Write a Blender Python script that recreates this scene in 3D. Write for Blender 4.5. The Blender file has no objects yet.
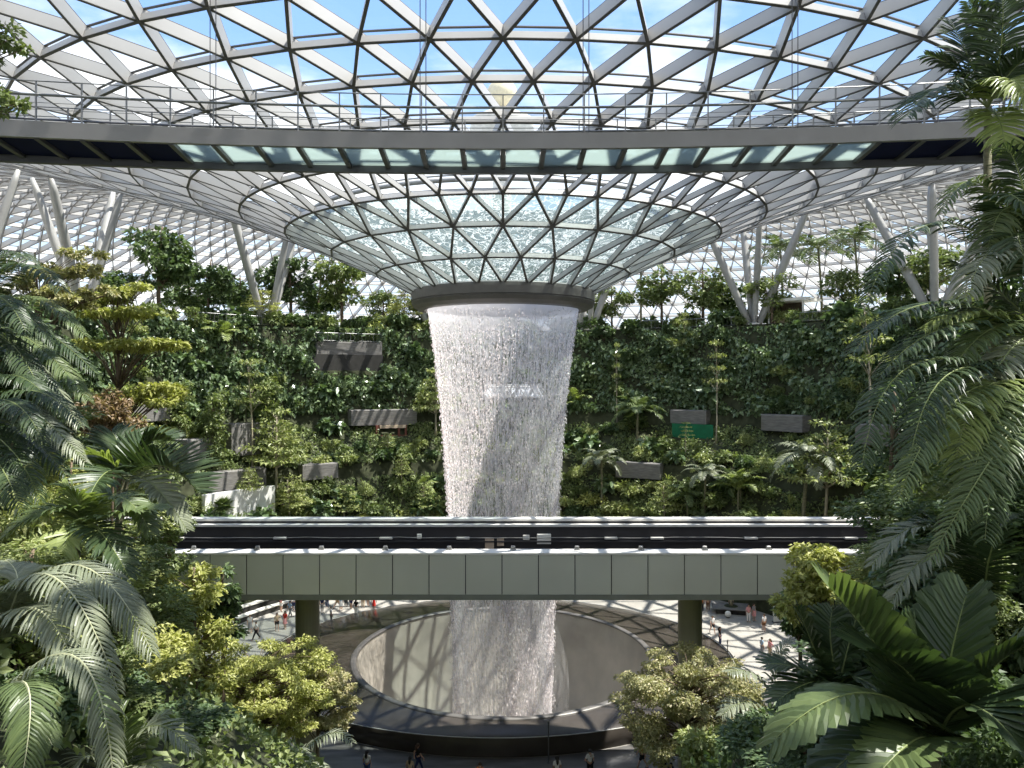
EXPOSURE = 0.82
SUN_E = 6.2
SUN_DIR = (0.42, 0.0, 0.907)
SKY_E = 0.95
ROOF_BUMP = 5.0
CLOUD_OFF = (3.2, 1.4, 0.0)
import bpy, bmesh, math, random
import numpy as np
from mathutils import Vector, Matrix, Quaternion

rng = np.random.default_rng(7)
random.seed(7)
SC = bpy.context.scene
COL = SC.collection
PI = math.pi
CAMX, CAMY, CAMZ, FPX, PPX, HOR = 0.0, -60.0, 23.5, 750.0, 503.0, 380.0


def P(px, py, d):
    """world point that lies d metres in front of the camera on the line through a pixel of the photo"""
    return Vector((CAMX + (px - PPX) / FPX * d, CAMY + d, CAMZ + (HOR - py) / FPX * d))


def proj(p):
    d = p[1] - CAMY
    return PPX + (p[0] - CAMX) / d * FPX, HOR - (p[2] - CAMZ) / d * FPX, d


# ------------------------------------------------------------------ tagging
def tag(o, label=None, cat=None, group=None, kind=None):
    if label: o['label'] = label
    if cat: o['category'] = cat
    if group: o['group'] = group
    if kind: o['kind'] = kind
    return o


def empty(name, loc=(0, 0, 0), rz=0.0, scale=1.0):
    o = bpy.data.objects.new(name, None)
    COL.objects.link(o)
    o.location = loc
    o.rotation_euler = (0, 0, rz)
    o.scale = (scale, scale, scale) if not hasattr(scale, '__len__') else scale
    o.empty_display_size = 0.2
    return o


def link(name, mesh, parent=None):
    o = bpy.data.objects.new(name, mesh)
    COL.objects.link(o)
    if parent is not None: o.parent = parent
    return o


def np_mesh(name, V, F, mats, midx=None, smooth=False):
    """V (n,3) array, F list of (k,m) int arrays"""
    me = bpy.data.meshes.new(name)
    V = np.asarray(V, dtype=np.float32).reshape(-1, 3)
    F = [np.asarray(f, dtype=np.int32) for f in F if len(f)]
    loops = np.concatenate([f.ravel() for f in F])
    tot = np.concatenate([np.full(len(f), f.shape[1], dtype=np.int32) for f in F])
    start = np.concatenate([[0], np.cumsum(tot)[:-1]]).astype(np.int32)
    me.vertices.add(len(V)); me.vertices.foreach_set('co', V.ravel())
    me.loops.add(len(loops)); me.loops.foreach_set('vertex_index', loops)
    me.polygons.add(len(tot)); me.polygons.foreach_set('loop_start', start)
    if midx is not None: me.polygons.foreach_set('material_index', np.asarray(midx, dtype=np.int32))
    me.polygons.foreach_set('use_smooth', np.full(len(tot), bool(smooth)))
    for m in mats: me.materials.append(m)
    me.update(calc_edges=True)
    me.validate()
    return me


class MB:
    """collects simple solids into one mesh"""
    def __init__(s):
        s.v = []; s.f = []; s.n = 0

    def add(s, V, F):
        s.v.extend([tuple(p) for p in V])
        s.f.extend([tuple(i + s.n for i in f) for f in F])
        s.n += len(V)
        return s

    def hexa(s, b, t):
        k = len(b)
        F = [tuple(range(k - 1, -1, -1)), tuple(range(k, 2 * k))]
        F += [(i, (i + 1) % k, k + (i + 1) % k, k + i) for i in range(k)]
        return s.add(list(b) + list(t), F)

    def box(s, c, size, rz=0.0, bev=0.0):
        hx, hy, hz = size[0] / 2, size[1] / 2, size[2] / 2
        ca, sa = math.cos(rz), math.sin(rz)
        def q(x, y, z): return (c[0] + x * ca - y * sa, c[1] + x * sa + y * ca, c[2] + z)
        if bev <= 0:
            b = [q(-hx, -hy, -hz), q(hx, -hy, -hz), q(hx, hy, -hz), q(-hx, hy, -hz)]
            t = [q(-hx, -hy, hz), q(hx, -hy, hz), q(hx, hy, hz), q(-hx, hy, hz)]
            return s.hexa(b, t)
        e = bev
        rings = []
        for z, ins in ((-hz, e), (-hz + e, 0), (hz - e, 0), (hz, e)):
            X, Y = hx - ins, hy - ins
            rings.append([q(-X + e, -Y, z), q(X - e, -Y, z), q(X, -Y + e, z), q(X, Y - e, z),
                          q(X - e, Y, z), q(-X + e, Y, z), q(-X, Y - e, z), q(-X, -Y + e, z)])
        V = [p for r in rings for p in r]
        F = [tuple(range(7, -1, -1)), tuple(range(24, 32))]
        for k in range(3):
            F += [(8 * k + i, 8 * k + (i + 1) % 8, 8 * k + 8 + (i + 1) % 8, 8 * k + 8 + i) for i in range(8)]
        return s.add(V, F)

    def beam(s, p0, p1, w, h, up=(0, 0, 1)):
        p0, p1, up = Vector(p0), Vector(p1), Vector(up)
        t = (p1 - p0).normalized()
        sd = t.cross(up)
        if sd.length < 1e-5: sd = t.cross(Vector((1, 0, 0)))
        sd.normalize(); u = sd.cross(t).normalized()
        c = [(-w / 2, -h / 2), (w / 2, -h / 2), (w / 2, h / 2), (-w / 2, h / 2)]
        return s.hexa([p0 + sd * a + u * b for a, b in c], [p1 + sd * a + u * b for a, b in c])

    def tube(s, pts, rad, n=8, cap=True):
        pts = [Vector(p) for p in pts]
        if not hasattr(rad, '__len__'): rad = [rad] * len(pts)
        ref = None; V = []
        for i, p in enumerate(pts):
            a = pts[max(i - 1, 0)]; b = pts[min(i + 1, len(pts) - 1)]
            t = (b - a).normalized()
            if ref is None:
                ref = t.cross(Vector((0, 0, 1)))
                if ref.length < 0.05: ref = t.cross(Vector((0, 1, 0)))
            ref = (ref - t * ref.dot(t)).normalized()
            u = t.cross(ref)
            V += [p + (ref * math.cos(2 * PI * k / n) + u * math.sin(2 * PI * k / n)) * rad[i] for k in range(n)]
        F = []
        for i in range(len(pts) - 1):
            F += [(i * n + k, i * n + (k + 1) % n, (i + 1) * n + (k + 1) % n, (i + 1) * n + k) for k in range(n)]
        if cap:
            F += [tuple(range(n - 1, -1, -1)), tuple(range((len(pts) - 1) * n, len(pts) * n))]
        return s.add(V, F)

    def lathe(s, prof, n=48, a0=0.0, a1=2 * PI, c=(0, 0), ex=1.0, ey=1.0):
        """prof [(r,z)...] swept about the vertical through c; angle 0 = +y"""
        full = abs(a1 - a0 - 2 * PI) < 1e-6
        m = n if full else n + 1
        V = []
        for i in range(m):
            a = a0 + (a1 - a0) * i / n
            for r, z in prof: V.append((c[0] + r * math.sin(a) * ex, c[1] + r * math.cos(a) * ey, z))
        k = len(prof); F = []
        for i in range(n):
            j = (i + 1) % m
            F += [(i * k + q, j * k + q, j * k + q + 1, i * k + q + 1) for q in range(k - 1)]
        return s.add(V, F)

    def mesh(s, name, mats, smooth=False, bevel=0):
        me = bpy.data.meshes.new(name)
        me.from_pydata(s.v, [], s.f)
        for m in (mats if isinstance(mats, (list, tuple)) else [mats]): me.materials.append(m)
        bm = bmesh.new(); bm.from_mesh(me)
        bmesh.ops.recalc_face_normals(bm, faces=bm.faces)
        bm.to_mesh(me); bm.free()
        if smooth: me.polygons.foreach_set('use_smooth', [True] * len(me.polygons))
        me.update()
        return me

    def build(s, name, mats, parent=None, smooth=False):
        return link(name, s.mesh(name, mats, smooth), parent)


# ------------------------------------------------------------------ materials
def new_mat(name):
    m = bpy.data.materials.new(name); m.use_nodes = True
    nt = m.node_tree; nt.nodes.clear()
    out = nt.nodes.new('ShaderNodeOutputMaterial')
    return m, nt, out


def N(nt, typ, **kw):
    n = nt.nodes.new(typ)
    for k, v in kw.items():
        if k in n.inputs: n.inputs[k].default_value = v
        else: setattr(n, k, v)
    return n


def solid(name, col, rough=0.6, metal=0.0, var=0.08, scale=1.5, spec=0.5, bump=0.0, stretch=(1, 1, 1)):
    """painted / stone / metal surface with a little procedural wear"""
    m, nt, out = new_mat(name)
    b = N(nt, 'ShaderNodeBsdfPrincipled', Roughness=rough, Metallic=metal)
    b.inputs['Specular IOR Level'].default_value = spec
    tc = N(nt, 'ShaderNodeTexCoord'); mp = N(nt, 'ShaderNodeMapping')
    mp.inputs['Scale'].default_value = stretch
    nz = N(nt, 'ShaderNodeTexNoise', Scale=scale, Detail=5.0)
    nt.links.new(tc.outputs['Object'], mp.inputs['Vector']); nt.links.new(mp.outputs[0], nz.inputs['Vector'])
    cr = N(nt, 'ShaderNodeValToRGB')
    e = cr.color_ramp.elements
    e[0].position, e[1].position = 0.3, 0.7
    e[0].color = (*[c * (1 - var) for c in col], 1); e[1].color = (*[min(1, c * (1 + var)) for c in col], 1)
    nt.links.new(nz.outputs['Fac'], cr.inputs['Fac']); nt.links.new(cr.outputs[0], b.inputs['Base Color'])
    if bump:
        bp = N(nt, 'ShaderNodeBump', Strength=bump, Distance=0.05)
        nt.links.new(nz.outputs['Fac'], bp.inputs['Height']); nt.links.new(bp.outputs[0], b.inputs['Normal'])
    nt.links.new(b.outputs[0], out.inputs[0])
    return m


def leaf_mat(name, cols, rough=0.42, trans=0.3, spec=0.5):
    """leaf colour chosen leaf by leaf from a short ramp"""
    m, nt, out = new_mat(name)
    b = N(nt, 'ShaderNodeBsdfPrincipled', Roughness=rough)
    b.inputs['Specular IOR Level'].default_value = spec
    geo = N(nt, 'ShaderNodeNewGeometry'); oi = N(nt, 'ShaderNodeObjectInfo')
    ad = N(nt, 'ShaderNodeMath', operation='MULTIPLY_ADD')
    nt.links.new(geo.outputs['Random Per Island'], ad.inputs[0]); ad.inputs[1].default_value = 0.7
    m2 = N(nt, 'ShaderNodeMath', operation='MULTIPLY'); m2.inputs[1].default_value = 0.3
    nt.links.new(oi.outputs['Random'], m2.inputs[0]); nt.links.new(m2.outputs[0], ad.inputs[2])
    cr = N(nt, 'ShaderNodeValToRGB')
    e = cr.color_ramp.elements
    while len(e) < len(cols): e.new(0.5)
    for i, c in enumerate(cols):
        e[i].position = i / (len(cols) - 1); e[i].color = (*c, 1)
    nt.links.new(ad.outputs[0], cr.inputs['Fac']); nt.links.new(cr.outputs[0], b.inputs['Base Color'])
    tr = N(nt, 'ShaderNodeBsdfTranslucent')
    mx = N(nt, 'ShaderNodeMixRGB', blend_type='MULTIPLY'); mx.inputs['Fac'].default_value = 1
    mx.inputs['Color2'].default_value = (1.15, 1.25, 0.6, 1)
    nt.links.new(cr.outputs[0], mx.inputs['Color1']); nt.links.new(mx.outputs[0], tr.inputs['Color'])
    ms = N(nt, 'ShaderNodeMixShader'); ms.inputs[0].default_value = trans
    nt.links.new(b.outputs[0], ms.inputs[1]); nt.links.new(tr.outputs[0], ms.inputs[2])
    nt.links.new(ms.outputs[0], out.inputs[0])
    return m


def glass_mat(name, tint, gloss=0.5, ior=1.35):
    m, nt, out = new_mat(name)
    t = N(nt, 'ShaderNodeBsdfTransparent'); t.inputs[0].default_value = (*tint, 1)
    g = N(nt, 'ShaderNodeBsdfGlossy', Roughness=0.02); g.inputs['Color'].default_value = (gloss, gloss, gloss, 1)
    lw = N(nt, 'ShaderNodeLayerWeight', Blend=0.5)
    pw = N(nt, 'ShaderNodeMath', operation='POWER'); pw.inputs[1].default_value = 4.0
    fr = N(nt, 'ShaderNodeMath', operation='MULTIPLY_ADD'); fr.inputs[1].default_value = 0.35; fr.inputs[2].default_value = 0.03
    nt.links.new(lw.outputs['Facing'], pw.inputs[0]); nt.links.new(pw.outputs[0], fr.inputs[0])
    ms = N(nt, 'ShaderNodeMixShader')
    nt.links.new(fr.outputs[0], ms.inputs[0]); nt.links.new(t.outputs[0], ms.inputs[1]); nt.links.new(g.outputs[0], ms.inputs[2])
    nt.links.new(ms.outputs[0], out.inputs[0])
    return m


def wet_glass_mat(name):
    """pane under a rippling film of water"""
    m, nt, out = new_mat(name)
    tc = N(nt, 'ShaderNodeTexCoord')
    vo = N(nt, 'ShaderNodeTexNoise', Scale=1.3, Detail=2.5, Roughness=0.55, Distortion=1.8)
    nt.links.new(tc.outputs['Object'], vo.inputs['Vector'])
    rp = N(nt, 'ShaderNodeValToRGB'); e = rp.color_ramp.elements
    e[0].position, e[0].color = 0.44, (0, 0, 0, 1); e[1].position, e[1].color = 0.5, (1, 1, 1, 1)
    k = e.new(0.56); k.color = (0, 0, 0, 1)
    nt.links.new(vo.outputs['Fac'], rp.inputs['Fac'])
    mxc = N(nt, 'ShaderNodeMixRGB'); mxc.inputs['Color1'].default_value = (0.22, 0.28, 0.27, 1); mxc.inputs['Color2'].default_value = (0.62, 0.66, 0.64, 1)
    nt.links.new(rp.outputs[0], mxc.inputs['Fac'])
    tl = N(nt, 'ShaderNodeBsdfTranslucent'); nt.links.new(mxc.outputs[0], tl.inputs['Color'])
    tp = N(nt, 'ShaderNodeBsdfTransparent'); tp.inputs[0].default_value = (0.54, 0.62, 0.60, 1)
    fac = N(nt, 'ShaderNodeMath', operation='MULTIPLY_ADD'); fac.inputs[1].default_value = 0.28; fac.inputs[2].default_value = 0.30
    nt.links.new(rp.outputs[0], fac.inputs[0])
    ms = N(nt, 'ShaderNodeMixShader')
    nt.links.new(fac.outputs[0], ms.inputs[0]); nt.links.new(tp.outputs[0], ms.inputs[1]); nt.links.new(tl.outputs[0], ms.inputs[2])
    nt.links.new(ms.outputs[0], out.inputs[0])
    return m


def frosted_mat(name):
    m, nt, out = new_mat(name)
    tp = N(nt, 'ShaderNodeBsdfTransparent'); tp.inputs[0].default_value = (0.70, 0.80, 0.79, 1)
    tl = N(nt, 'ShaderNodeBsdfTranslucent'); tl.inputs[0].default_value = (0.40, 0.45, 0.43, 1)
    ms = N(nt, 'ShaderNodeMixShader'); ms.inputs[0].default_value = 0.65
    nt.links.new(tp.outputs[0], ms.inputs[1]); nt.links.new(tl.outputs[0], ms.inputs[2]); nt.links.new(ms.outputs[0], out.inputs[0])
    return m


def water_mat(name, dens, sx, sz, col=(0.95, 0.93, 0.94), lo=0.42, hi=0.62, base=0.0, top=None):
    """falling water: streaks of white drops with clear gaps between"""
    m, nt, out = new_mat(name)
    tc = N(nt, 'ShaderNodeTexCoord'); mp = N(nt, 'ShaderNodeMapping'); mp.inputs['Scale'].default_value = (sx, sx, sz)
    nz = N(nt, 'ShaderNodeTexNoise', Scale=1.0, Detail=4.0, Roughness=0.7)
    nt.links.new(tc.outputs['Object'], mp.inputs[0]); nt.links.new(mp.outputs[0], nz.inputs['Vector'])
    mr = N(nt, 'ShaderNodeMapRange'); mr.inputs['From Min'].default_value = lo; mr.inputs['From Max'].default_value = hi
    mr.inputs['To Min'].default_value = base; mr.inputs['To Max'].default_value = dens
    nt.links.new(nz.outputs['Fac'], mr.inputs['Value'])
    fac = mr.outputs[0]
    if top:   # the sheet is still closed just under the rim and breaks into drops below
        sp = N(nt, 'ShaderNodeSeparateXYZ'); nt.links.new(tc.outputs['Object'], sp.inputs[0])
        m3 = N(nt, 'ShaderNodeMapRange'); m3.inputs['From Min'].default_value = top[0]; m3.inputs['From Max'].default_value = top[1]
        m3.inputs['To Min'].default_value = 0.0; m3.inputs['To Max'].default_value = top[2]
        nt.links.new(sp.outputs['Z'], m3.inputs['Value'])
        mx = N(nt, 'ShaderNodeMath', operation='MAXIMUM'); nt.links.new(fac, mx.inputs[0]); nt.links.new(m3.outputs[0], mx.inputs[1])
        fac = mx.outputs[0]
    d = N(nt, 'ShaderNodeBsdfDiffuse'); d.inputs[0].default_value = (*col, 1)
    tl = N(nt, 'ShaderNodeBsdfTranslucent'); tl.inputs[0].default_value = (*col, 1)
    m1 = N(nt, 'ShaderNodeMixShader'); m1.inputs[0].default_value = 0.5
    nt.links.new(d.outputs[0], m1.inputs[1]); nt.links.new(tl.outputs[0], m1.inputs[2])
    tp = N(nt, 'ShaderNodeBsdfTransparent')
    ms = N(nt, 'ShaderNodeMixShader')
    nt.links.new(fac, ms.inputs[0]); nt.links.new(tp.outputs[0], ms.inputs[1]); nt.links.new(m1.outputs[0], ms.inputs[2])
    nt.links.new(ms.outputs[0], out.inputs[0])
    return m


M = {}
M['steel'] = solid('painted_steel', (0.46, 0.45, 0.437), 0.4, 0.0, 0.05, 0.4)
M['column'] = solid('column_paint', (0.36, 0.355, 0.34), 0.45, 0, 0.08)
M['gasket_and_shade'] = solid('dark_gasket_and_shade', (0.10, 0.095, 0.09), 0.6, 0, 0.1)  # seals and nodes; also paints the shade under the roof beams
M['ring'] = solid('bronze_grey_ring', (0.16, 0.15, 0.14), 0.45, 0.3, 0.1)
M['bridge_fascia'] = solid('bridge_fascia_grey', (0.27, 0.26, 0.25), 0.5, 0.2, 0.06)
M['bridge_dark'] = solid('bridge_dark_steel', (0.10, 0.10, 0.105), 0.5, 0.2, 0.1)
M['navy'] = solid('navy_soffit', (0.010, 0.014, 0.065), 0.8, 0, 0.1, spec=0.1)
M['rail'] = solid('rail_steel', (0.25, 0.25, 0.245), 0.35, 0.6, 0.05)
M['glass'] = glass_mat('clear_roof_glass', (0.93, 0.96, 0.97))
M['floor_glass'] = frosted_mat('frosted_floor_glass')
M['wet'] = wet_glass_mat('wet_glass')
M['panel'] = solid('grey_green_cladding', (0.60, 0.60, 0.53), 0.42, 0.1, 0.06, 0.25)
M['ledge'] = solid('pale_ledge', (0.72, 0.70, 0.66), 0.6, 0, 0.1, 2.0)
M['charcoal'] = solid('charcoal_parapet', (0.035, 0.033, 0.036), 0.6, 0, 0.15, 1.0)
M['soffit'] = solid('beam_soffit', (0.20, 0.21, 0.18), 0.6, 0, 0.1)
M['pier'] = solid('olive_pier', (0.36, 0.35, 0.25), 0.5, 0.1, 0.1, 0.6)
M['stone_dark'] = solid('wet_dark_stone', (0.055, 0.047, 0.040), 0.22, 0, 0.35, 0.5, 0.4)
M['stone_line'] = solid('rim_edge', (0.55, 0.54, 0.5), 0.4, 0, 0.1)
M['bowl'] = solid('bowl_lining', (0.40, 0.37, 0.32), 0.3, 0, 0.2, 0.35, 0.5)
M['concrete'] = solid('grey_board_concrete', (0.20, 0.19, 0.18), 0.8, 0, 0.25, 1.2, 0.3, 0.3, (1, 1, 6))
M['concrete_pale'] = solid('pale_concrete', (0.62, 0.60, 0.55), 0.7, 0, 0.15, 0.8)
M['white_wall'] = solid('white_render', (0.80, 0.79, 0.76), 0.7, 0, 0.04)
M['soil'] = solid('mossy_soil', (0.050, 0.056, 0.030), 0.9, 0, 0.4, 1.5, 0.2)
M['base_and_shade'] = solid('dark_base_and_shade', (0.035, 0.033, 0.03), 0.8, 0, 0.2)  # dark bench bases; also paints the shade of the wall recess
M['bark'] = solid('grey_brown_bark', (0.16, 0.12, 0.085), 0.85, 0, 0.35, 3.0, 0.2, 0.4, (3, 3, 0.6))
M['bark_pale'] = solid('pale_bark', (0.42, 0.37, 0.28), 0.8, 0, 0.25, 3.0, 0.2, 0.3, (3, 3, 0.6))
M['palm_trunk'] = solid('ringed_palm_trunk', (0.20, 0.19, 0.12), 0.75, 0, 0.3, 2.0, 0.2, 0.3, (0.5, 0.5, 6))
M['rachis'] = solid('palm_rachis', (0.20, 0.24, 0.08), 0.5, 0, 0.2)
M['rachis_pale'] = solid('pale_rachis', (0.45, 0.46, 0.28), 0.5, 0, 0.2)
M['green_screen'] = solid('green_mesh_screen', (0.004, 0.15, 0.065), 0.7, 0, 0.2, 1.5)
M['red_wood'] = solid('red_brown_timber', (0.17, 0.055, 0.035), 0.6, 0, 0.25, 2)
M['tan'] = solid('tan_box', (0.55, 0.43, 0.32), 0.6, 0, 0.1)
M['white_box'] = solid('white_box', (0.82, 0.80, 0.74), 0.5, 0, 0.05)
M['tower'] = solid('pale_tower', (0.64, 0.57, 0.40), 0.6, 0, 0.08)

# leaves
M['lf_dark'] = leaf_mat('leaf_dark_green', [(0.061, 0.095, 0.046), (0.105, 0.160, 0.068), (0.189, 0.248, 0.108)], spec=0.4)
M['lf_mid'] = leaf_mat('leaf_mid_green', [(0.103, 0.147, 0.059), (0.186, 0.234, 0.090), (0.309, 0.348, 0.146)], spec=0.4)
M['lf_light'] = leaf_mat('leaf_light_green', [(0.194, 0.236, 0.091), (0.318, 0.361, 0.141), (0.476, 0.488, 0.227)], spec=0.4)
M['lf_yellow'] = leaf_mat('leaf_yellow_green', [(0.27, 0.295, 0.085), (0.40, 0.41, 0.13), (0.54, 0.53, 0.22)], spec=0.4)
M['lf_olive'] = leaf_mat('leaf_olive_pinkish', [(0.226, 0.238, 0.112), (0.387, 0.376, 0.190), (0.564, 0.474, 0.309)], spec=0.4)
M['lf_gloss'] = leaf_mat('leaf_large_glossy', [(0.090, 0.144, 0.072), (0.148, 0.217, 0.103), (0.238, 0.307, 0.148)], 0.28, 0.2, 0.7)
M['lf_red'] = leaf_mat('leaf_bronze', [(0.205, 0.151, 0.087), (0.323, 0.223, 0.140), (0.412, 0.324, 0.196)], spec=0.4)
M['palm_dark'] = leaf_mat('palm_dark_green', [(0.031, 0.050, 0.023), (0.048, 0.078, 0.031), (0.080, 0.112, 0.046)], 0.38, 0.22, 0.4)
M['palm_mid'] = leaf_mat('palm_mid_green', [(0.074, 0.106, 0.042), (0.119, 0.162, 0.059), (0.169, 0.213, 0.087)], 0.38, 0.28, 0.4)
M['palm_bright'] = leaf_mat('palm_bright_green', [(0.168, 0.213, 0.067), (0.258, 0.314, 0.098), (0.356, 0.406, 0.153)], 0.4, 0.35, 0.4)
M['palm_sheen'] = leaf_mat('palm_green_with_sheen', [(0.146, 0.165, 0.103), (0.219, 0.243, 0.158), (0.307, 0.324, 0.228)], 0.4, 0.2, 0.5)  # pale tone has the glossy sheen of the fronds painted in

# ------------------------------------------------------------------ camera, sun, sky
cam = bpy.data.cameras.new('camera'); co = bpy.data.objects.new('camera', cam); COL.objects.link(co)
co.location = (CAMX, CAMY, CAMZ); co.rotation_euler = (PI / 2, 0, 0)
cam.sensor_width = 36; cam.lens = 36 * FPX / 1024; cam.shift_y = -(384 - HOR) / 1024; cam.shift_x = (512 - PPX) / 1024
cam.clip_end = 3000; cam.clip_start = 0.1
SC.camera = co
SC.view_settings.view_transform = 'Standard'; SC.view_settings.look = 'None'
SC.view_settings.gamma = 1.0; SC.view_settings.use_curve_mapping = False
SC.view_settings.exposure = EXPOSURE
SC.cycles.max_bounces = 7; SC.cycles.diffuse_bounces = 4; SC.cycles.glossy_bounces = 3
SC.cycles.transmission_bounces = 4; SC.cycles.transparent_max_bounces = 24
SC.cycles.use_denoising = True
SC.cycles.caustics_reflective = False; SC.cycles.caustics_refractive = False
SC.cycles.sample_clamp_indirect = 6.0

sun = bpy.data.lights.new('sun', 'SUN'); so = bpy.data.objects.new('sun', sun); COL.objects.link(so)
sun.energy = SUN_E; sun.angle = 0.009; sun.color = (1.0, 0.95, 0.87)
so.rotation_euler = Vector(SUN_DIR).normalized().to_track_quat('Z', 'Y').to_euler()

w = bpy.data.worlds.new('sky'); SC.world = w; w.use_nodes = True
nt = w.node_tree; nt.nodes.clear()
out = N(nt, 'ShaderNodeOutputWorld'); bg = N(nt, 'ShaderNodeBackground', Strength=SKY_E)
tc = N(nt, 'ShaderNodeTexCoord'); sp = N(nt, 'ShaderNodeSeparateXYZ')
nt.links.new(tc.outputs['Generated'], sp.inputs[0])
gr = N(nt, 'ShaderNodeValToRGB'); e = gr.color_ramp.elements
e[0].position, e[0].color = 0.0, (0.80, 0.88, 0.95, 1); e[1].position, e[1].color = 0.75, (0.17, 0.35, 0.74, 1)
k = e.new(0.18); k.color = (0.55, 0.71, 0.90, 1)
k = e.new(0.40); k.color = (0.27, 0.46, 0.82, 1)
nt.links.new(sp.outputs['Z'], gr.inputs['Fac'])
# clouds on a flat layer overhead
mz = N(nt, 'ShaderNodeMath', operation='MAXIMUM'); mz.inputs[1].default_value = 0.08; nt.links.new(sp.outputs['Z'], mz.inputs[0])
dv = N(nt, 'ShaderNodeVectorMath', operation='DIVIDE'); cb = N(nt, 'ShaderNodeCombineXYZ')
for i in range(3): nt.links.new(mz.outputs[0], cb.inputs[i])
nt.links.new(tc.outputs['Generated'], dv.inputs[0]); nt.links.new(cb.outputs[0], dv.inputs[1])
mp = N(nt, 'ShaderNodeMapping'); mp.inputs['Location'].default_value = CLOUD_OFF; nt.links.new(dv.outputs[0], mp.inputs[0])
cn = N(nt, 'ShaderNodeTexNoise', Scale=0.62, Detail=7.0, Roughness=0.55); nt.links.new(mp.outputs[0], cn.inputs['Vector'])
cr = N(nt, 'ShaderNodeValToRGB'); e = cr.color_ramp.elements
e[0].position, e[0].color = 0.46, (0, 0, 0, 1); e[1].position, e[1].color = 0.60, (1, 1, 1, 1)
nt.links.new(cn.outputs['Fac'], cr.inputs['Fac'])
mx = N(nt, 'ShaderNodeMixRGB'); mx.inputs['Color2'].default_value = (1.05, 1.05, 1.06, 1)
nt.links.new(cr.outputs[0], mx.inputs['Fac']); nt.links.new(gr.outputs[0], mx.inputs['Color1'])
nt.links.new(mx.outputs[0], bg.inputs['Color']); nt.links.new(bg.outputs[0], out.inputs[0])
# ================================================================== ROOF: doubly curved glass gridshell around the oculus
RINGS = [(7.0, 6.76), (9.6, 8.25), (12.6, 9.75), (15.4, 11.1), (18.0, 12.35), (20.7, 13.5), (23.6, 14.5), (26.3, 15.35),
         (29.2, 16.15), (32.2, 16.9), (35.4, 17.6), (39.0, 18.4), (43.0, 19.1), (47.5, 19.6), (52.0, 19.6), (57.0, 19.0), (62.0, 17.8),
         (67.0, 16.0), (72.0, 13.6), (77.0, 10.6), (82.0, 6.8), (86.5, 2.4), (90.0, -2.4), (93.0, -7.6), (95.0, -13.0), (96.5, -18.5), (97.0, -23.4)]

# the grid is finer on the outer flank
_fine = RINGS[:14]
for _k in range(13, len(RINGS) - 1):
    (_r0, _h0), (_r1, _h1) = RINGS[_k], RINGS[_k + 1]
    _fine += [((_r0 + _r1) / 2, (_h0 + _h1) / 2 + 0.12), (_r1, _h1)]
RINGS = _fine


def shell(i, a):
    """node of ring i at angle a (angle 0 = +y, away from the camera)"""
    r, h = RINGS[i]
    back = max(0.0, math.cos(a)) ** 1.5
    s2 = math.sin(a) ** 2
    rr = r * (1 + min(0.19, max(0.0, 0.0085 * (r - 4))) * s2)
    if r > 35: rr += (r - 35) * 0.55 * back
    t = min(max((r - 18) / 32, 0), 1); t = t * t * (3 - 2 * t)
    fall = 1.0 if r < 60 else max(0.0, 1 - (r - 60) / 34)
    h += (back * ROOF_BUMP + 1.2 * s2) * t * fall
    return Vector((rr * math.sin(a), rr * math.cos(a), CAMZ + h))


def shell_n(i, a):
    i0, i1 = max(i - 1, 0), min(i + 1, len(RINGS) - 1)
    t = shell(i1, a) - shell(i0, a)
    s = Vector((math.cos(a), -math.sin(a), 0))
    n = s.cross(t).normalized()
    return n if n.z > 0 or i > 28 else -n


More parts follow.
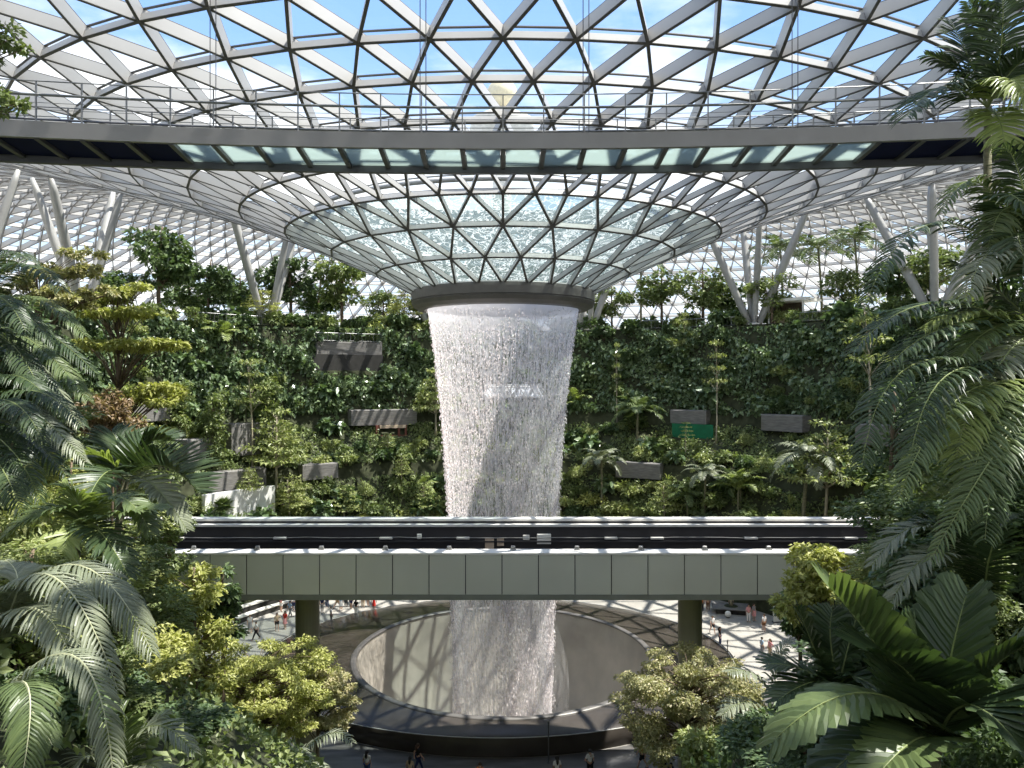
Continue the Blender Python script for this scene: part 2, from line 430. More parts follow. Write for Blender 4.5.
def build_roof():
    cnt, off = [], []
    n, o = 25, 0.0
    for i in range(len(RINGS)):
        if i == 3: n, o = 50, 0.0
        elif i == 10: n, o = 100, 0.0
        elif i == 13: n, o = 200, (0.0 if o == 0.0 else 0.0)
        elif i > 0: o = 0.5 if o == 0.0 else 0.0
        cnt.append(n); off.append(o)
    def ang(i, j): return PI + (j + off[i]) * 2 * PI / cnt[i]
    pos = [[(shell(i, ang(i, j)), shell_n(i, ang(i, j))) for j in range(cnt[i])] for i in range(len(RINGS))]
    edges, tris = [], []
    for i in range(len(RINGS)):
        c = cnt[i]
        for j in range(c): edges.append(((i, j), (i, (j + 1) % c)))
        if i + 1 == len(RINGS): break
        if cnt[i + 1] == c:
            for j in range(c):
                if off[i] == 0.0: k = j            # upper node k is at j+0.5
                else: k = (j + 1) % c              # upper node at j+1
                a, b = (k - 1) % c, k
                edges += [((i, j), (i + 1, a)), ((i, j), (i + 1, b))]
                tris += [((i, j), (i + 1, b), (i + 1, a)), ((i, j), (i, (j + 1) % c), (i + 1, b))]
        else:
            # the grid doubles here; the inner ring must have offset 0 or 0.5
            d = cnt[i + 1]
            for j in range(c):
                m = int(round((j + off[i]) * 2 - off[i + 1])) % d
                for q in (-1, 0, 1): edges.append(((i, j), (i + 1, (m + q) % d)))
                tris += [((i, j), (i + 1, m), (i + 1, (m - 1) % d)), ((i, j), (i + 1, (m + 1) % d), (i + 1, m)),
                         ((i, j), (i, (j + 1) % c), (i + 1, (m + 1) % d))]
    def g(k): return pos[k[0]][k[1]]
    A = np.array([g(e[0])[0] for e in edges]); B = np.array([g(e[1])[0] for e in edges])
    Na = np.array([(g(e[0])[1] + g(e[1])[1]).normalized() for e in edges])
    ri = np.array([min(e[0][0], e[1][0]) for e in edges])
    w = np.where(ri < 10, 0.07, np.where(ri < 13, 0.09, 0.075))[:, None]; hoop = np.array([e[0][0] == e[1][0] for e in edges])
    h = np.where(ri < 4, 0.32, np.where(hoop, np.where(ri < 9, 0.36, 0.5), np.where(ri < 9, 0.62, 0.72)))[:, None]
    T = B - A; T /= np.linalg.norm(T, axis=1)[:, None]
    S = np.cross(T, Na); S /= np.linalg.norm(S, axis=1)[:, None]
    def bars(w, z0, z1):
        V = np.stack([A - S * w + Na * z0, A + S * w + Na * z0, A + S * w + Na * z1, A - S * w + Na * z1,
                      B - S * w + Na * z0, B + S * w + Na * z0, B + S * w + Na * z1, B - S * w + Na * z1], axis=1).reshape(-1, 3)
        b = (np.arange(len(A)) * 8)[:, None, None]
        F = np.array([[0, 1, 2, 3], [7, 6, 5, 4], [0, 4, 5, 1], [1, 5, 6, 2], [2, 6, 7, 3], [3, 7, 4, 0]])[None] + b
        return V, F.reshape(-1, 4)
    V, F = bars(w, 0, h)
    root = link('ceiling', np_mesh('ceiling', V, [F], [M['steel']]))
    tag(root, kind='structure')
    # strip painting shade on beam undersides, then the dark seal under the glass
    V, F = bars(w * 1.15, -0.03 + 0 * h, 0 * h)
    link('beam_shade_strip', np_mesh('beam_shade_strip', V, [F], [M['gasket_and_shade']]), root)
    h = np.where(ri < 4, 0.32, np.where(ri < 9, 0.62, 0.72))[:, None]
    V, F = bars(w * 0.8, h, h + 0.05)
    link('glazing_seal', np_mesh('glazing_seal', V, [F], [M['gasket_and_shade']]), root)
    # steel node at every crossing
    nb = MB()
    for i in range(1, 12):
        for j in range(cnt[i]):
            p, nn = pos[i][j]
            if p.y < 25 and i < 11: nb.tube([p - nn * 0.05, p + nn * 0.4], 0.15, 6)
    nb.build('node', M['gasket_and_shade'], root)
    # panes
    def panes(name, sel, mat):
        V, F = [], []
        for t in tris:
            if not sel(min(k[0] for k in t)): continue
            mi = min(k[0] for k in t); hh = 0.36 if mi < 4 else 0.66 if mi < 9 else 0.76
            V += [g(k)[0] + g(k)[1] * hh for k in t]; F.append((len(V) - 3, len(V) - 2, len(V) - 1))
        return link(name, np_mesh(name, np.array(V), [np.array(F)], [mat]), root)
    panes('wet_panes', lambda i: i < 3, M['wet'])
    panes('glass_panes', lambda i: i >= 3, M['glass'])
    # gutter pipe and maintenance rail where the dry glass meets the wet glass
    def ring(r, z, rad, nm, mat):
        mb = MB(); mb.tube([(r * math.sin(a), r * math.cos(a), z) for a in np.linspace(0, 2 * PI, 121)], rad, 8)
        mb.build(nm, mat, root, True)
    zz = CAMZ + 11.1
    ring(15.2, zz + 0.95, 0.16, 'gutter_pipe', M['steel']); ring(14.9, zz + 1.3, 0.05, 'gutter_rail', M['rail'])
    # collar of the oculus
    z0 = CAMZ + 6.76
    c = MB()
    c.lathe([(6.9, z0 + 0.2), (7.25, z0 + 0.2), (7.3, z0 - 0.05), (7.3, z0 - 0.58), (7.2, z0 - 0.62), (7.2, z0 - 0.68), (7.28, z0 - 0.72), (7.15, z0 - 1.0), (6.75, z0 - 1.22), (6.3, z0 - 1.3), (6.15, z0 - 1.22), (6.1, z0 - 0.6), (6.3, z0 + 0.2), (6.9, z0 + 0.2)], 96)
    c.build('oculus_collar', M['ring'], root, False)
    return root


build_roof()

# tree-like raking columns that carry the roof from the top garden
DECK = CAMZ + 7.0


def roof_at(x, y):
    a = math.atan2(x, y); r = math.hypot(x, y)
    for i in range(len(RINGS) - 1):
        p, q = shell(i, a), shell(i + 1, a)
        rp, rq = math.hypot(p.x, p.y), math.hypot(q.x, q.y)
        if rp <= r <= rq: return p.lerp(q, (r - rp) / (rq - rp))
    return Vector((x, y, CAMZ + 15))


def branching_column(az, label, r=50.0, spread=6.0, up=8.0):
    a = math.radians(az)
    bx, by = r * math.sin(a), r * math.cos(a)
    root = empty('branching_column', (bx, by, DECK))
    tag(root, label, 'column', 'raking white roof columns')
    f = MB(); f.lathe([(0.0, 0.35), (0.75, 0.35), (0.9, 0.1), (0.95, -0.3), (0, -0.3)], 20); f.build('footing', M['concrete_pale'], root)
    rad = Vector((math.sin(a), math.cos(a), 0)); tan = Vector((math.cos(a), -math.sin(a), 0))
    for s, q, rr in ((-1, -0.75, 0.50), (-0.55, 0.8, 0.46), (0.35, -0.7, 0.42), (1, 0.7, 0.52)):
        foot = Vector((0, 0, 0.3)) + tan * s * 0.55 + rad * q * 0.4
        tip2 = Vector((bx, by, 0)) + tan * s * spread + rad * q * up * 0.55
        top = roof_at(tip2.x, tip2.y) - Vector((bx, by, DECK))
        mid = foot.lerp(top, 0.5)
        m = MB(); m.tube([foot, foot.lerp(top, 0.12), mid, foot.lerp(top, 0.9), top], [rr * 0.75, rr * 0.9, rr, rr * 0.8, rr * 0.45], 12)
        m.build('strut', M['column'], root, True)
    return root


def _hit(t, r):
    dx, dy = math.sin(t), math.cos(t)
    b = -60 * dy
    k = -b + math.sqrt(max(0.0, b * b - 3600 + r * r))
    return math.atan2(k * dx, -60 + k * dy)


def az_of(px, r):
    """angle round the waterfall where the sight line of a photo column meets the circle of radius r"""
    return _hit(math.atan2(px - PPX, FPX), r)


for px, r, lb in ((-30, 49, 'white branching roof column nearest the side palms at the frame edge'),
                  (84, 49, 'white branching roof column behind the tiered yellow-green tree'),
                  (267, 49, 'white branching roof column between the dark round trees on the top terrace'),
                  (432, 49, 'raking roof column mostly hidden behind the top of the waterfall'),
                  (588, 49, 'pale raking roof column close beside the waterfall ring'),
                  (754, 49, 'white branching roof column among the palms beside the pavilion'),
                  (935, 49, 'white branching roof column behind the long arching palm frond')):
    branching_column(math.degrees(az_of(px, r)), lb, r)

# ================================================================== UPPER GLASS-FLOORED FOOTBRIDGE
def footbridge():
    Rn, Rf = 88.7, 91.1
    cx, cy = CAMX, CAMY + 23.0 - Rn
    root = empty('footbridge', (CAMX, CAMY + 23, CAMZ + 7.1))
    tag(root, 'curved grey footbridge with glass floor and wire railings hung below the roof', 'footbridge')
    def at(r, a, z): return Vector((cx + r * math.sin(a) - CAMX, cy + r * math.cos(a) - CAMY - 23, z - 7.1))
    da = 1.25 / Rn
    NB = 16
    def arc(name, r0, r1, z0, z1, mat, n=64, A=(NB + 2) * da):
        mb = MB()
        for i in range(n):
            a0, a1 = -A + 2 * A * i / n, -A + 2 * A * (i + 1) / n
            V = [at(r0, a0, z0), at(r1, a0, z0), at(r1, a0, z1), at(r0, a0, z1), at(r0, a1, z0), at(r1, a1, z0), at(r1, a1, z1), at(r0, a1, z1)]
            F = [(0, 4, 5, 1), (1, 5, 6, 2), (2, 6, 7, 3), (3, 7, 4, 0)]
            if i == 0: F.append((0, 1, 2, 3))
            if i == n - 1: F.append((7, 6, 5, 4))
            mb.add(V, F)
        o = mb.build(name, mat, root); return o
    arc('near_fascia', Rn, Rn + 0.16, 7.10, 7.58, M['bridge_fascia'])
    arc('far_fascia', Rf - 0.2, Rf, 6.95, 7.55, M['bridge_dark'])
    arc('kerb', Rn + 0.16, Rn + 0.3, 7.38, 7.6, M['bridge_dark'])
    for k in range(-NB, NB + 1):
        a = (k + 0.0) * da
        m = MB(); m.beam(at(Rn + 0.1, a, 7.14), at(Rf - 0.1, a, 7.14), 0.15, 0.14); m.build('cross_beam', M['bridge_dark'], root)
        a1 = (k + 1) * da
        if k < NB:
            ends = k < -8 or k > 8
            z0, z1 = (7.17, 7.34) if ends else (7.17, 7.22)
            m = MB(); m.hexa([at(Rn + 0.16, a + .001, z0), at(Rn + 0.16, a1 - .001, z0), at(Rf - 0.2, a1 - .001, z0), at(Rf - 0.2, a + .001, z0)],
                             [at(Rn + 0.16, a + .001, z1), at(Rn + 0.16, a1 - .001, z1), at(Rf - 0.2, a1 - .001, z1), at(Rf - 0.2, a + .001, z1)])
            m.build('solid_soffit' if ends else 'glass_floor_pane', M['navy'] if ends else M['floor_glass'], root)
        for r in (Rn + 0.08, Rf - 0.08):
            if k % 1 == 0:
                q = MB(); q.beam(at(r, a, 7.55), at(r, a, 8.78), 0.035, 0.05, (0, 1, 0)); q.build('railing_post', M['rail'], root)
    for r in (Rn + 0.08, Rf - 0.08):
        for z, rad in ((8.78, 0.018), (8.38, 0.04), (8.15, 0.008), (7.95, 0.008), (7.75, 0.012)):
            m = MB(); m.tube([at(r, -(NB + 1) * da + 2 * (NB + 1) * da * i / 40, z) for i in range(41)], rad, 6)
            m.build('handrail' if rad > 0.03 else 'rail_wire', M['rail'], root)
    for px in (213, 423, 586, 795):
        for s in (-0.09, 0.09):
            base = P(px, 130, 23.1); base.x += s * 1.0
            top = roof_at(base.x, base.y)
            o = Vector((CAMX, CAMY + 23, CAMZ + 7.1))
            m = MB(); m.tube([Vector((base.x, base.y, CAMZ + 7.5)) - o, top - o], 0.014, 6); m.build('hanger_cable', M['bridge_dark'], root)
    return root


footbridge()

# ================================================================== TRAIN VIADUCT
def viaduct():
    dn = 38.0
    yn = CAMY + dn
    ztop, zbot = CAMZ - 8.76, CAMZ - 11.15
    root = empty('train_viaduct', (CAMX, yn, zbot))
    tag(root, 'grey clad train viaduct crossing in front of the waterfall on two piers', 'viaduct')
    O = Vector((CAMX, yn, zbot))
    def q(x, y, z): return (x - O.x, y - O.y, z - O.z)
    x0, x1 = CAMX - 42, CAMX + 42
    pw = 36.5 / 750 * dn
    # cladding panels: seam at px 429 + k*36.5
    xs = P(429, 0, dn).x
    k0 = int((x0 - xs) / pw); k1 = int((x1 - xs) / pw)
    zt = ztop - 0.12
    for k in range(k0, k1):
        a, b = xs + k * pw + 0.025, xs + (k + 1) * pw - 0.025
        m = MB(); m.hexa([q(a, yn, zbot + 0.28), q(b, yn, zbot + 0.28), q(b, yn + 0.06, zbot + 0.28), q(a, yn + 0.06, zbot + 0.28)],
                         [q(a, yn, zt), q(b, yn, zt), q(b, yn + 0.06, zt), q(a, yn + 0.06, zt)])
        m.build('cladding_panel', M['panel'], root)
    def slab(name, ya, yb, za, zb, mat):
        m = MB(); m.box(q((x0 + x1) / 2, (ya + yb) / 2, (za + zb) / 2), (x1 - x0, yb - ya, zb - za)); return m.build(name, mat, root)
    slab('near_parapet', yn + 0.07, yn + 0.85, zbot + 0.3, ztop - 0.1, M['charcoal'])
    slab('near_ledge', yn - 0.03, yn + 0.9, ztop - 0.1, ztop, M['ledge'])
    slab('bottom_edge', yn - 0.02, yn + 0.6, zbot, zbot + 0.27, M['soffit'])
    slab('deck', yn + 0.6, yn + 9.6, zbot + 0.02, zbot + 0.55, M['charcoal'])
    yf = yn + 8.7
    slab('far_parapet', yf, yf + 0.9, zbot + 0.1, ztop - 0.35, M['charcoal'])
    slab('far_lower_ledge', yf - 0.16, yf + 0.3, ztop - 0.35, ztop - 0.22, M['ledge'])
    slab('far_upper_wall', yf + 0.25, yf + 0.9, ztop - 0.35, ztop - 0.06, M['charcoal'])
    slab('far_ledge', yf + 0.2, yf + 1.0, ztop - 0.06, ztop + 0.06, M['ledge'])
    slab('inner_shelf', yf - 0.25, yf, ztop - 1.3, ztop - 1.22, M['charcoal'])
    slab('guide_beam', yn + 3.6, yn + 4.4, zbot + 0.55, zbot + 1.0, M['soffit'])
    cb = MB(); pts = []
    r = random.Random(3)
    for i in range(60):
        pts.append(q(x0 + (x1 - x0) * i / 59, yf - 0.2, ztop - 0.98 - 0.06 * r.random()))
    cb.tube(pts, 0.025, 6); cb.build('cable', M['rail'], root)
    # tan and white service boxes and slim lamps on the far parapet
    def onwall(pxa, pxb, pya, pyb, name, mat, dep=0.18):
        a, b = P(pxa, pya, 46.55), P(pxb, pyb, 46.55)
        m = MB(); m.box(q((a.x + b.x) / 2, yf - dep / 2 - 0.02, (a.z + b.z) / 2), (abs(b.x - a.x), dep, abs(a.z - b.z)), bev=0.02)
        m.build(name, mat, root)
    for a in ((485, 494, 538, 549), (497, 504, 538, 546), (149, 171, 538, 543)): onwall(*a, 'junction_box', M['tan'])
    for a in ((537, 551, 534, 544), (523, 529.5, 535, 540), (417, 421.5, 534, 539)): onwall(*a, 'junction_box', M['white_box'])
    for px in (178, 280, 386, 463, 611, 657, 751, 851): onwall(px - 6.5, px + 6.5, 537, 539.2, 'lamp', M['concrete_pale'], 0.25)
    for k in range(-6, 7):
        px = 513 + 63.4 * k
        a = P(px, 548, 39.0)
        m = MB(); m.box(q(a.x, yn + 0.72, ztop + 0.1), (0.22, 0.12, 0.2), bev=0.02); m.box(q(a.x, yn + 0.66, ztop + 0.03), (0.3, 0.25, 0.06)); m.build('bracket', M['rail'], root)
    for px in (307.5, 690):
        a = P(px, 600, 42.0)
        m = MB()
        m.lathe([(0.0, 0.0), (0.66, 0.0), (0.66, a.z + 0.3), (0.0, a.z + 0.3)], 24)
        m.v = [(x + a.x - O.x, y + a.y - O.y, z - O.z) for x, y, z in m.v]
        m.build('pier', M['pier'], root, False)
    return root


viaduct()

# ================================================================== FLOOR, POOL, WATERFALL
def paving_mat():
    m, nt, out = new_mat('pale_stone_paving')
    b = N(nt, 'ShaderNodeBsdfPrincipled', Roughness=0.45)
    tc = N(nt, 'ShaderNodeTexCoord')
    br = N(nt, 'ShaderNodeTexBrick', Scale=1.0); br.inputs['Color1'].default_value = (0.34, 0.32, 0.285, 1); br.inputs['Color2'].default_value = (0.40, 0.375, 0.335, 1)
    br.inputs['Mortar'].default_value = (0.24, 0.225, 0.20, 1); br.inputs['Mortar Size'].default_value = 0.012
    br.inputs['Brick Width'].default_value = 1.2; br.inputs['Row Height'].default_value = 0.6
    nt.links.new(tc.outputs['Object'], br.inputs['Vector']); nt.links.new(br.outputs['Color'], b.inputs['Base Color']); nt.links.new(b.outputs[0], out.inputs[0])
    return m


M['paving'] = paving_mat()
M['paving_dark'] = solid('dark_wet_paving', (0.13, 0.125, 0.12), 0.3, 0, 0.4, 1.2, 0.5, 0, (0.4, 1.6, 1))
f = MB(); f.lathe([(12.0, 0.0), (19, 0.0), (30, 0), (60, 0), (99, 0)], 96); tag(f.build('floor', M['paving']), kind='structure')
f = MB()
f.lathe([(1.0, 0.01), (1.30, 0.015)], 48, PI * 0.62, PI * 1.38, (-0.4, 3.7), 19.6, 17.1)
tag(f.build('floor_dark_band', M['paving_dark']), kind='structure')


def pool():
    ec, ea, eb = (-0.4, 3.7), 19.6, 17.1
    n = 120
    root = empty('basin', (0, 0, 0))
    tag(root, 'round dark stone basin with a pale bowl that catches the waterfall', 'fountain basin')
    rimz = CAMZ - 21.8
    V, F = [], []
    prof = 7
    for i in range(n):
        a = 2 * PI * i / n
        s, c = math.sin(a), math.cos(a)
        near = 0.5 - 0.5 * c
        ze = 0.12 + 1.1 * near ** 1.5
        ox, oy = ec[0] + ea * s, ec[1] + eb * c
        ix, iy = 11.95 * s, 11.95 * c
        def mixp(t, z, k=1.0): return (ix + (ox - ix) * t * k, iy + (oy - iy) * t * k, z)
        V += [mixp(0, rimz), mixp(0.35, rimz - (rimz - ze) * 0.22), mixp(0.75, rimz - (rimz - ze) * 0.68), mixp(0.97, ze + 0.02), mixp(1.0, ze - 0.03), mixp(0.985, 0.35 * ze), mixp(0.96, -0.02)]
    for i in range(n):
        j = (i + 1) % n
        F += [(i * prof + k, j * prof + k, j * prof + k + 1, i * prof + k + 1) for k in range(prof - 1)]
    m = MB(); m.add(V, F); m.build('stone_surround', M['stone_dark'], root, True)
    # pale edge strip along the outer lip
    e = MB(); e.tube([V[i * prof + 3] for i in range(n)] + [V[3]], 0.028, 6, False); e.build('edge_strip', M['stone_line'], root, True)
    e = MB(); e.lathe([(11.5, rimz - 0.05), (11.5, rimz + 0.05), (11.6, rimz + 0.1), (11.9, rimz + 0.1), (12.0, rimz + 0.02), (12.0, rimz - 0.05)], n); e.build('bowl_rim', M['ring'], root, True)
    b = MB(); b.lathe([(11.62, rimz + 0.06), (11.5, rimz - 0.4), (11.35, rimz - 1.5), (11.1, rimz - 3.0), (10.7, rimz - 4.8), (10.1, rimz - 6.5), (9.2, rimz - 8.2), (8.0, rimz - 9.6), (6.4, rimz - 10.8), (5, rimz - 12), (4.8, rimz - 14), (0.01, rimz - 14)], n)
    b.build('bowl', M['bowl'], root, True)
    return root


pool()

ZR = CAMZ + 5.55


def wr(z):
    h = max(0.0, ZR - z)
    return 4.0 + 2.02 * math.exp(-h / 12.5) - 0.012 * h


def waterfall():
    root = empty('waterfall', (0, 0, ZR))
    tag(root, 'tall white waterfall dropping from the ring in the roof into the bowl', 'waterfall')
    zb = CAMZ - 21.8 - 13
    zs = list(np.linspace(0, zb - ZR, 40))
    for name, k, mat in (('water_sheet', 1.0, water_mat('water_sheet', 0.62, 7.0, 0.9, lo=0.44, hi=0.60, base=0.03, top=(-3.2, 0.4, 0.75))),
                         ('water_core', 0.9, water_mat('water_core', 0.30, 5.0, 0.25, lo=0.46, hi=0.68, base=0.02))):
        m = MB(); m.lathe([(wr(ZR + z) * k, z) for z in zs], 128); m.build(name, mat, root, True)
    # drops: long thin beads of water, uncountable
    nd = 48000
    h = rng.random(nd) ** 0.9 * (ZR - zb - 2) + 0.2
    a = rng.random(nd) * 2 * PI
    ncol = 110
    colw = np.floor(a / (2 * PI) * ncol) / ncol * 2 * PI + 0.5 * np.sin(np.floor(a / (2 * PI) * ncol) * 12.9) / ncol * 2 * PI
    a = np.where(rng.random(nd) < 0.55, colw + rng.normal(0, 0.006, nd), a)
    rope = np.array([PI + 1.35, PI - 0.12, PI - 0.62, PI - 1.25, 0.4, 1.3, -0.9])[rng.integers(0, 7, nd)]
    low = rng.random(nd) < np.clip((h - 11) / 10, 0, 0.62)
    a = np.where(low, rope + rng.normal(0, 0.11, nd), a)
    W_ = np.where(~low & (h > 15) & (rng.random(nd) < 0.5), 0.25, 1.0)
    bunch = 0.5 + 0.5 * np.sin(a * 37 + 3 * np.sin(a * 11))
    rr = np.array([wr(ZR - x) for x in h]) + rng.normal(0, 0.06, nd) * (1 + h * 0.05) - 0.05 * bunch
    L = rng.uniform(0.04, 0.15, nd) * (1 + 0.02 * h); W = rng.uniform(0.016, 0.044, nd) * W_
    c = np.stack([rr * np.sin(a), rr * np.cos(a), -h], axis=1)
    t1 = np.stack([np.cos(a), -np.sin(a), 0 * a], axis=1); t2 = np.stack([np.sin(a), np.cos(a), 0 * a], axis=1)
    up = np.array([[0, 0, 1.0]])
    V = np.stack([c + up * L[:, None], c + t1 * W[:, None], c + t2 * W[:, None], c - t1 * W[:, None], c - t2 * W[:, None], c - up * (L * 0.6)[:, None]], axis=1).reshape(-1, 3)
    b = (np.arange(nd) * 6)[:, None, None]
    F = np.array([[0, 1, 2], [0, 2, 3], [0, 3, 4], [0, 4, 1], [5, 2, 1], [5, 3, 2], [5, 4, 3], [5, 1, 4]])[None] + b
    m, nt, out = new_mat('water_drops')
    d = N(nt, 'ShaderNodeBsdfDiffuse'); d.inputs[0].default_value = (1.0, 0.95, 0.945, 1)
    tl = N(nt, 'ShaderNodeBsdfTranslucent'); tl.inputs[0].default_value = (1.0, 0.95, 0.945, 1)
    ms = N(nt, 'ShaderNodeMixShader'); ms.inputs[0].default_value = 0.5
    nt.links.new(d.outputs[0], ms.inputs[1]); nt.links.new(tl.outputs[0], ms.inputs[2]); nt.links.new(ms.outputs[0], out.inputs[0])
    o = link('drops', np_mesh('drops', V, [F.reshape(-1, 3)], [m], smooth=True), root); o['kind'] = 'stuff'
    # thicker ropes of water in the lower half
    mat = water_mat('water_rope', 0.6, 5.0, 0.35, lo=0.36, hi=0.66, base=0.1)
    for a, w0, w1 in ((PI - 1.35, 0.15, 0.42), (PI + 0.12, 0.1, 0.3), (PI + 0.62, 0.12, 0.34), (PI + 1.25, 0.15, 0.45)):
        a = -a
        q = MB(); pts, rad = [], []
        for i in range(16):
            t = i / 15; z = -12 - t * (ZR - zb - 14); r_ = wr(ZR + z) - 0.1
            aa = a + 0.06 * math.sin(i * 1.3)
            pts.append((r_ * math.sin(aa), r_ * math.cos(aa), z)); rad.append(w0 + (w1 - w0) * t)
        q.tube(pts, rad, 10, False); q.build('water_rope', mat, root, True)
    # spray drifting over the bowl
    mm, nt, out = new_mat('spray')
    tc = N(nt, 'ShaderNodeTexCoord'); nz = N(nt, 'ShaderNodeTexNoise', Scale=0.35, Detail=5.0, Roughness=0.6)
    nt.links.new(tc.outputs['Object'], nz.inputs['Vector'])
    mr = N(nt, 'ShaderNodeMapRange'); mr.inputs['From Min'].default_value = 0.35; mr.inputs['From Max'].default_value = 0.7; mr.inputs['To Max'].default_value = 0.20
    nt.links.new(nz.outputs['Fac'], mr.inputs['Value'])
    sp = N(nt, 'ShaderNodeSeparateXYZ'); nt.links.new(tc.outputs['Object'], sp.inputs[0])
    m2 = N(nt, 'ShaderNodeMapRange'); m2.inputs['From Min'].default_value = CAMZ - 18.8 - ZR; m2.inputs['From Max'].default_value = CAMZ - 22.5 - ZR
    nt.links.new(sp.outputs['Z'], m2.inputs['Value'])
    mu = N(nt, 'ShaderNodeMath', operation='MULTIPLY'); nt.links.new(mr.outputs[0], mu.inputs[0]); nt.links.new(m2.outputs[0], mu.inputs[1])
    tp = N(nt, 'ShaderNodeBsdfTransparent'); tl = N(nt, 'ShaderNodeBsdfTranslucent'); tl.inputs[0].default_value = (0.9, 0.88, 0.86, 1)
    df = N(nt, 'ShaderNodeBsdfDiffuse'); df.inputs[0].default_value = (0.9, 0.88, 0.86, 1)
    m1 = N(nt, 'ShaderNodeMixShader'); nt.links.new(tl.outputs[0], m1.inputs[1]); nt.links.new(df.outputs[0], m1.inputs[2])
    ms = N(nt, 'ShaderNodeMixShader'); nt.links.new(mu.outputs[0], ms.inputs[0]); nt.links.new(tp.outputs[0], ms.inputs[1]); nt.links.new(m1.outputs[0], ms.inputs[2])
    nt.links.new(ms.outputs[0], out.inputs[0])
    zr = CAMZ - 21.8 - ZR
    for r0 in (5.2,):
        m = MB(); m.lathe([(r0 * 0.75, zr + 3), (r0 * 0.9, zr + 1.2), (r0, zr - 1), (r0 * 1.02, zr - 3.5), (r0, zr - 6), (r0 * 0.9, zr - 8.3)], 72); o = m.build('spray', mm, root, True); o['kind'] = 'stuff'
    return root


waterfall()
# ================================================================== GARDEN TERRACES around the floor
# (radius, height) of the planted valley behind the waterfall, lowest first
TIERS = {'low': [(30.6, 0.0), (30.8, 1.4), (32.4, 4.4), (34.6, 8.6), (36.3, 11.6)],
         'mid': [(36.9, 13.2), (39.5, 15.0), (42.6, 17.6)],
         'wall': [(43.2, 19.2), (43.9, 21.0), (45.6, 26.5), (46.6, 30.2)]}
A0, A1 = math.radians(-112), math.radians(112)


def arc_surface(name, prof, mat, a0=A0, a1=A1, n=110, kind='structure', hole=None):
    mb = MB(); mb.lathe(prof, n, a0, a1)
    if hole: mb.f = [f for f in mb.f if not hole(Vector([sum(mb.v[i][k] for i in f) / len(f) for k in range(3)]))]
    o = mb.build(name, mat); o['kind'] = kind
    return o


WIN = (az_of(482, 45), az_of(545, 45))
arc_surface('terrace_low', TIERS['low'], M['soil'])
arc_surface('terrace_mid', [(36.3, 11.6)] + TIERS['mid'], M['soil'])
wp = TIERS['wall']
arc_surface('wall_back', [(42.6, 17.6), (43.2, 19.2), (43.9, 21.0)], M['soil'])
arc_surface('wall_back', [(43.9, 21.0), (44.6, 23.0)], M['soil'], A0, WIN[0], 60)
arc_surface('wall_back', [(43.9, 21.0), (44.6, 23.0)], M['soil'], WIN[1], A1, 60)
arc_surface('wall_back', [(44.6, 23.0), (45.6, 26.5), (46.6, 30.2), (46.8, 30.5)], M['soil'])
arc_surface('terrace_top', [(46.6, 30.5), (58, 30.5), (70, 30.5), (88, 30.5), (88, 29.9), (47.2, 29.9)], M['concrete_pale'])
# lattice window in the planted wall, daylight behind it
win = empty('window_1', (0, 44.3, 20.9)); win['kind'] = 'structure'
m = MB()
for s in (0, 1):
    m.lathe([(44.0, 20.9), (44.6, 20.9), (44.8, 23.1), (44.2, 23.1)], 2, WIN[s] - 0.006, WIN[s] + 0.006)
m.lathe([(44.4, 22.9), (44.9, 22.9), (44.9, 23.1), (44.4, 23.1), (44.4, 22.9)], 12, WIN[0], WIN[1])
m.lathe([(43.7, 20.9), (44.3, 20.9), (44.3, 21.1), (43.7, 21.1), (43.7, 20.9)], 12, WIN[0], WIN[1])
fr = m.build('window_frame', M['bridge_dark']); fr.parent = win; fr.matrix_parent_inverse = Matrix.Translation((0, -44.3, -20.9))
m = MB()
nW = 8
for i in range(nW):
    a = WIN[0] + (WIN[1] - WIN[0]) * i / nW; b = WIN[0] + (WIN[1] - WIN[0]) * (i + 1) / nW
    pa, pb = Vector((44.2 * math.sin(a), 44.2 * math.cos(a), 21.0)), Vector((44.6 * math.sin(b), 44.6 * math.cos(b), 23.0))
    pc, pd = Vector((44.6 * math.sin(a), 44.6 * math.cos(a), 23.0)), Vector((44.2 * math.sin(b), 44.2 * math.cos(b), 21.0))
    wd = 0.22 if i in (2, 3, 6) else 0.07
    m.beam(pa, pb, wd, 0.1); m.beam(pc, pd, wd, 0.1)
fr = m.build('lattice', M['steel']); fr.parent = win; fr.matrix_parent_inverse = Matrix.Translation((0, -44.3, -20.9))

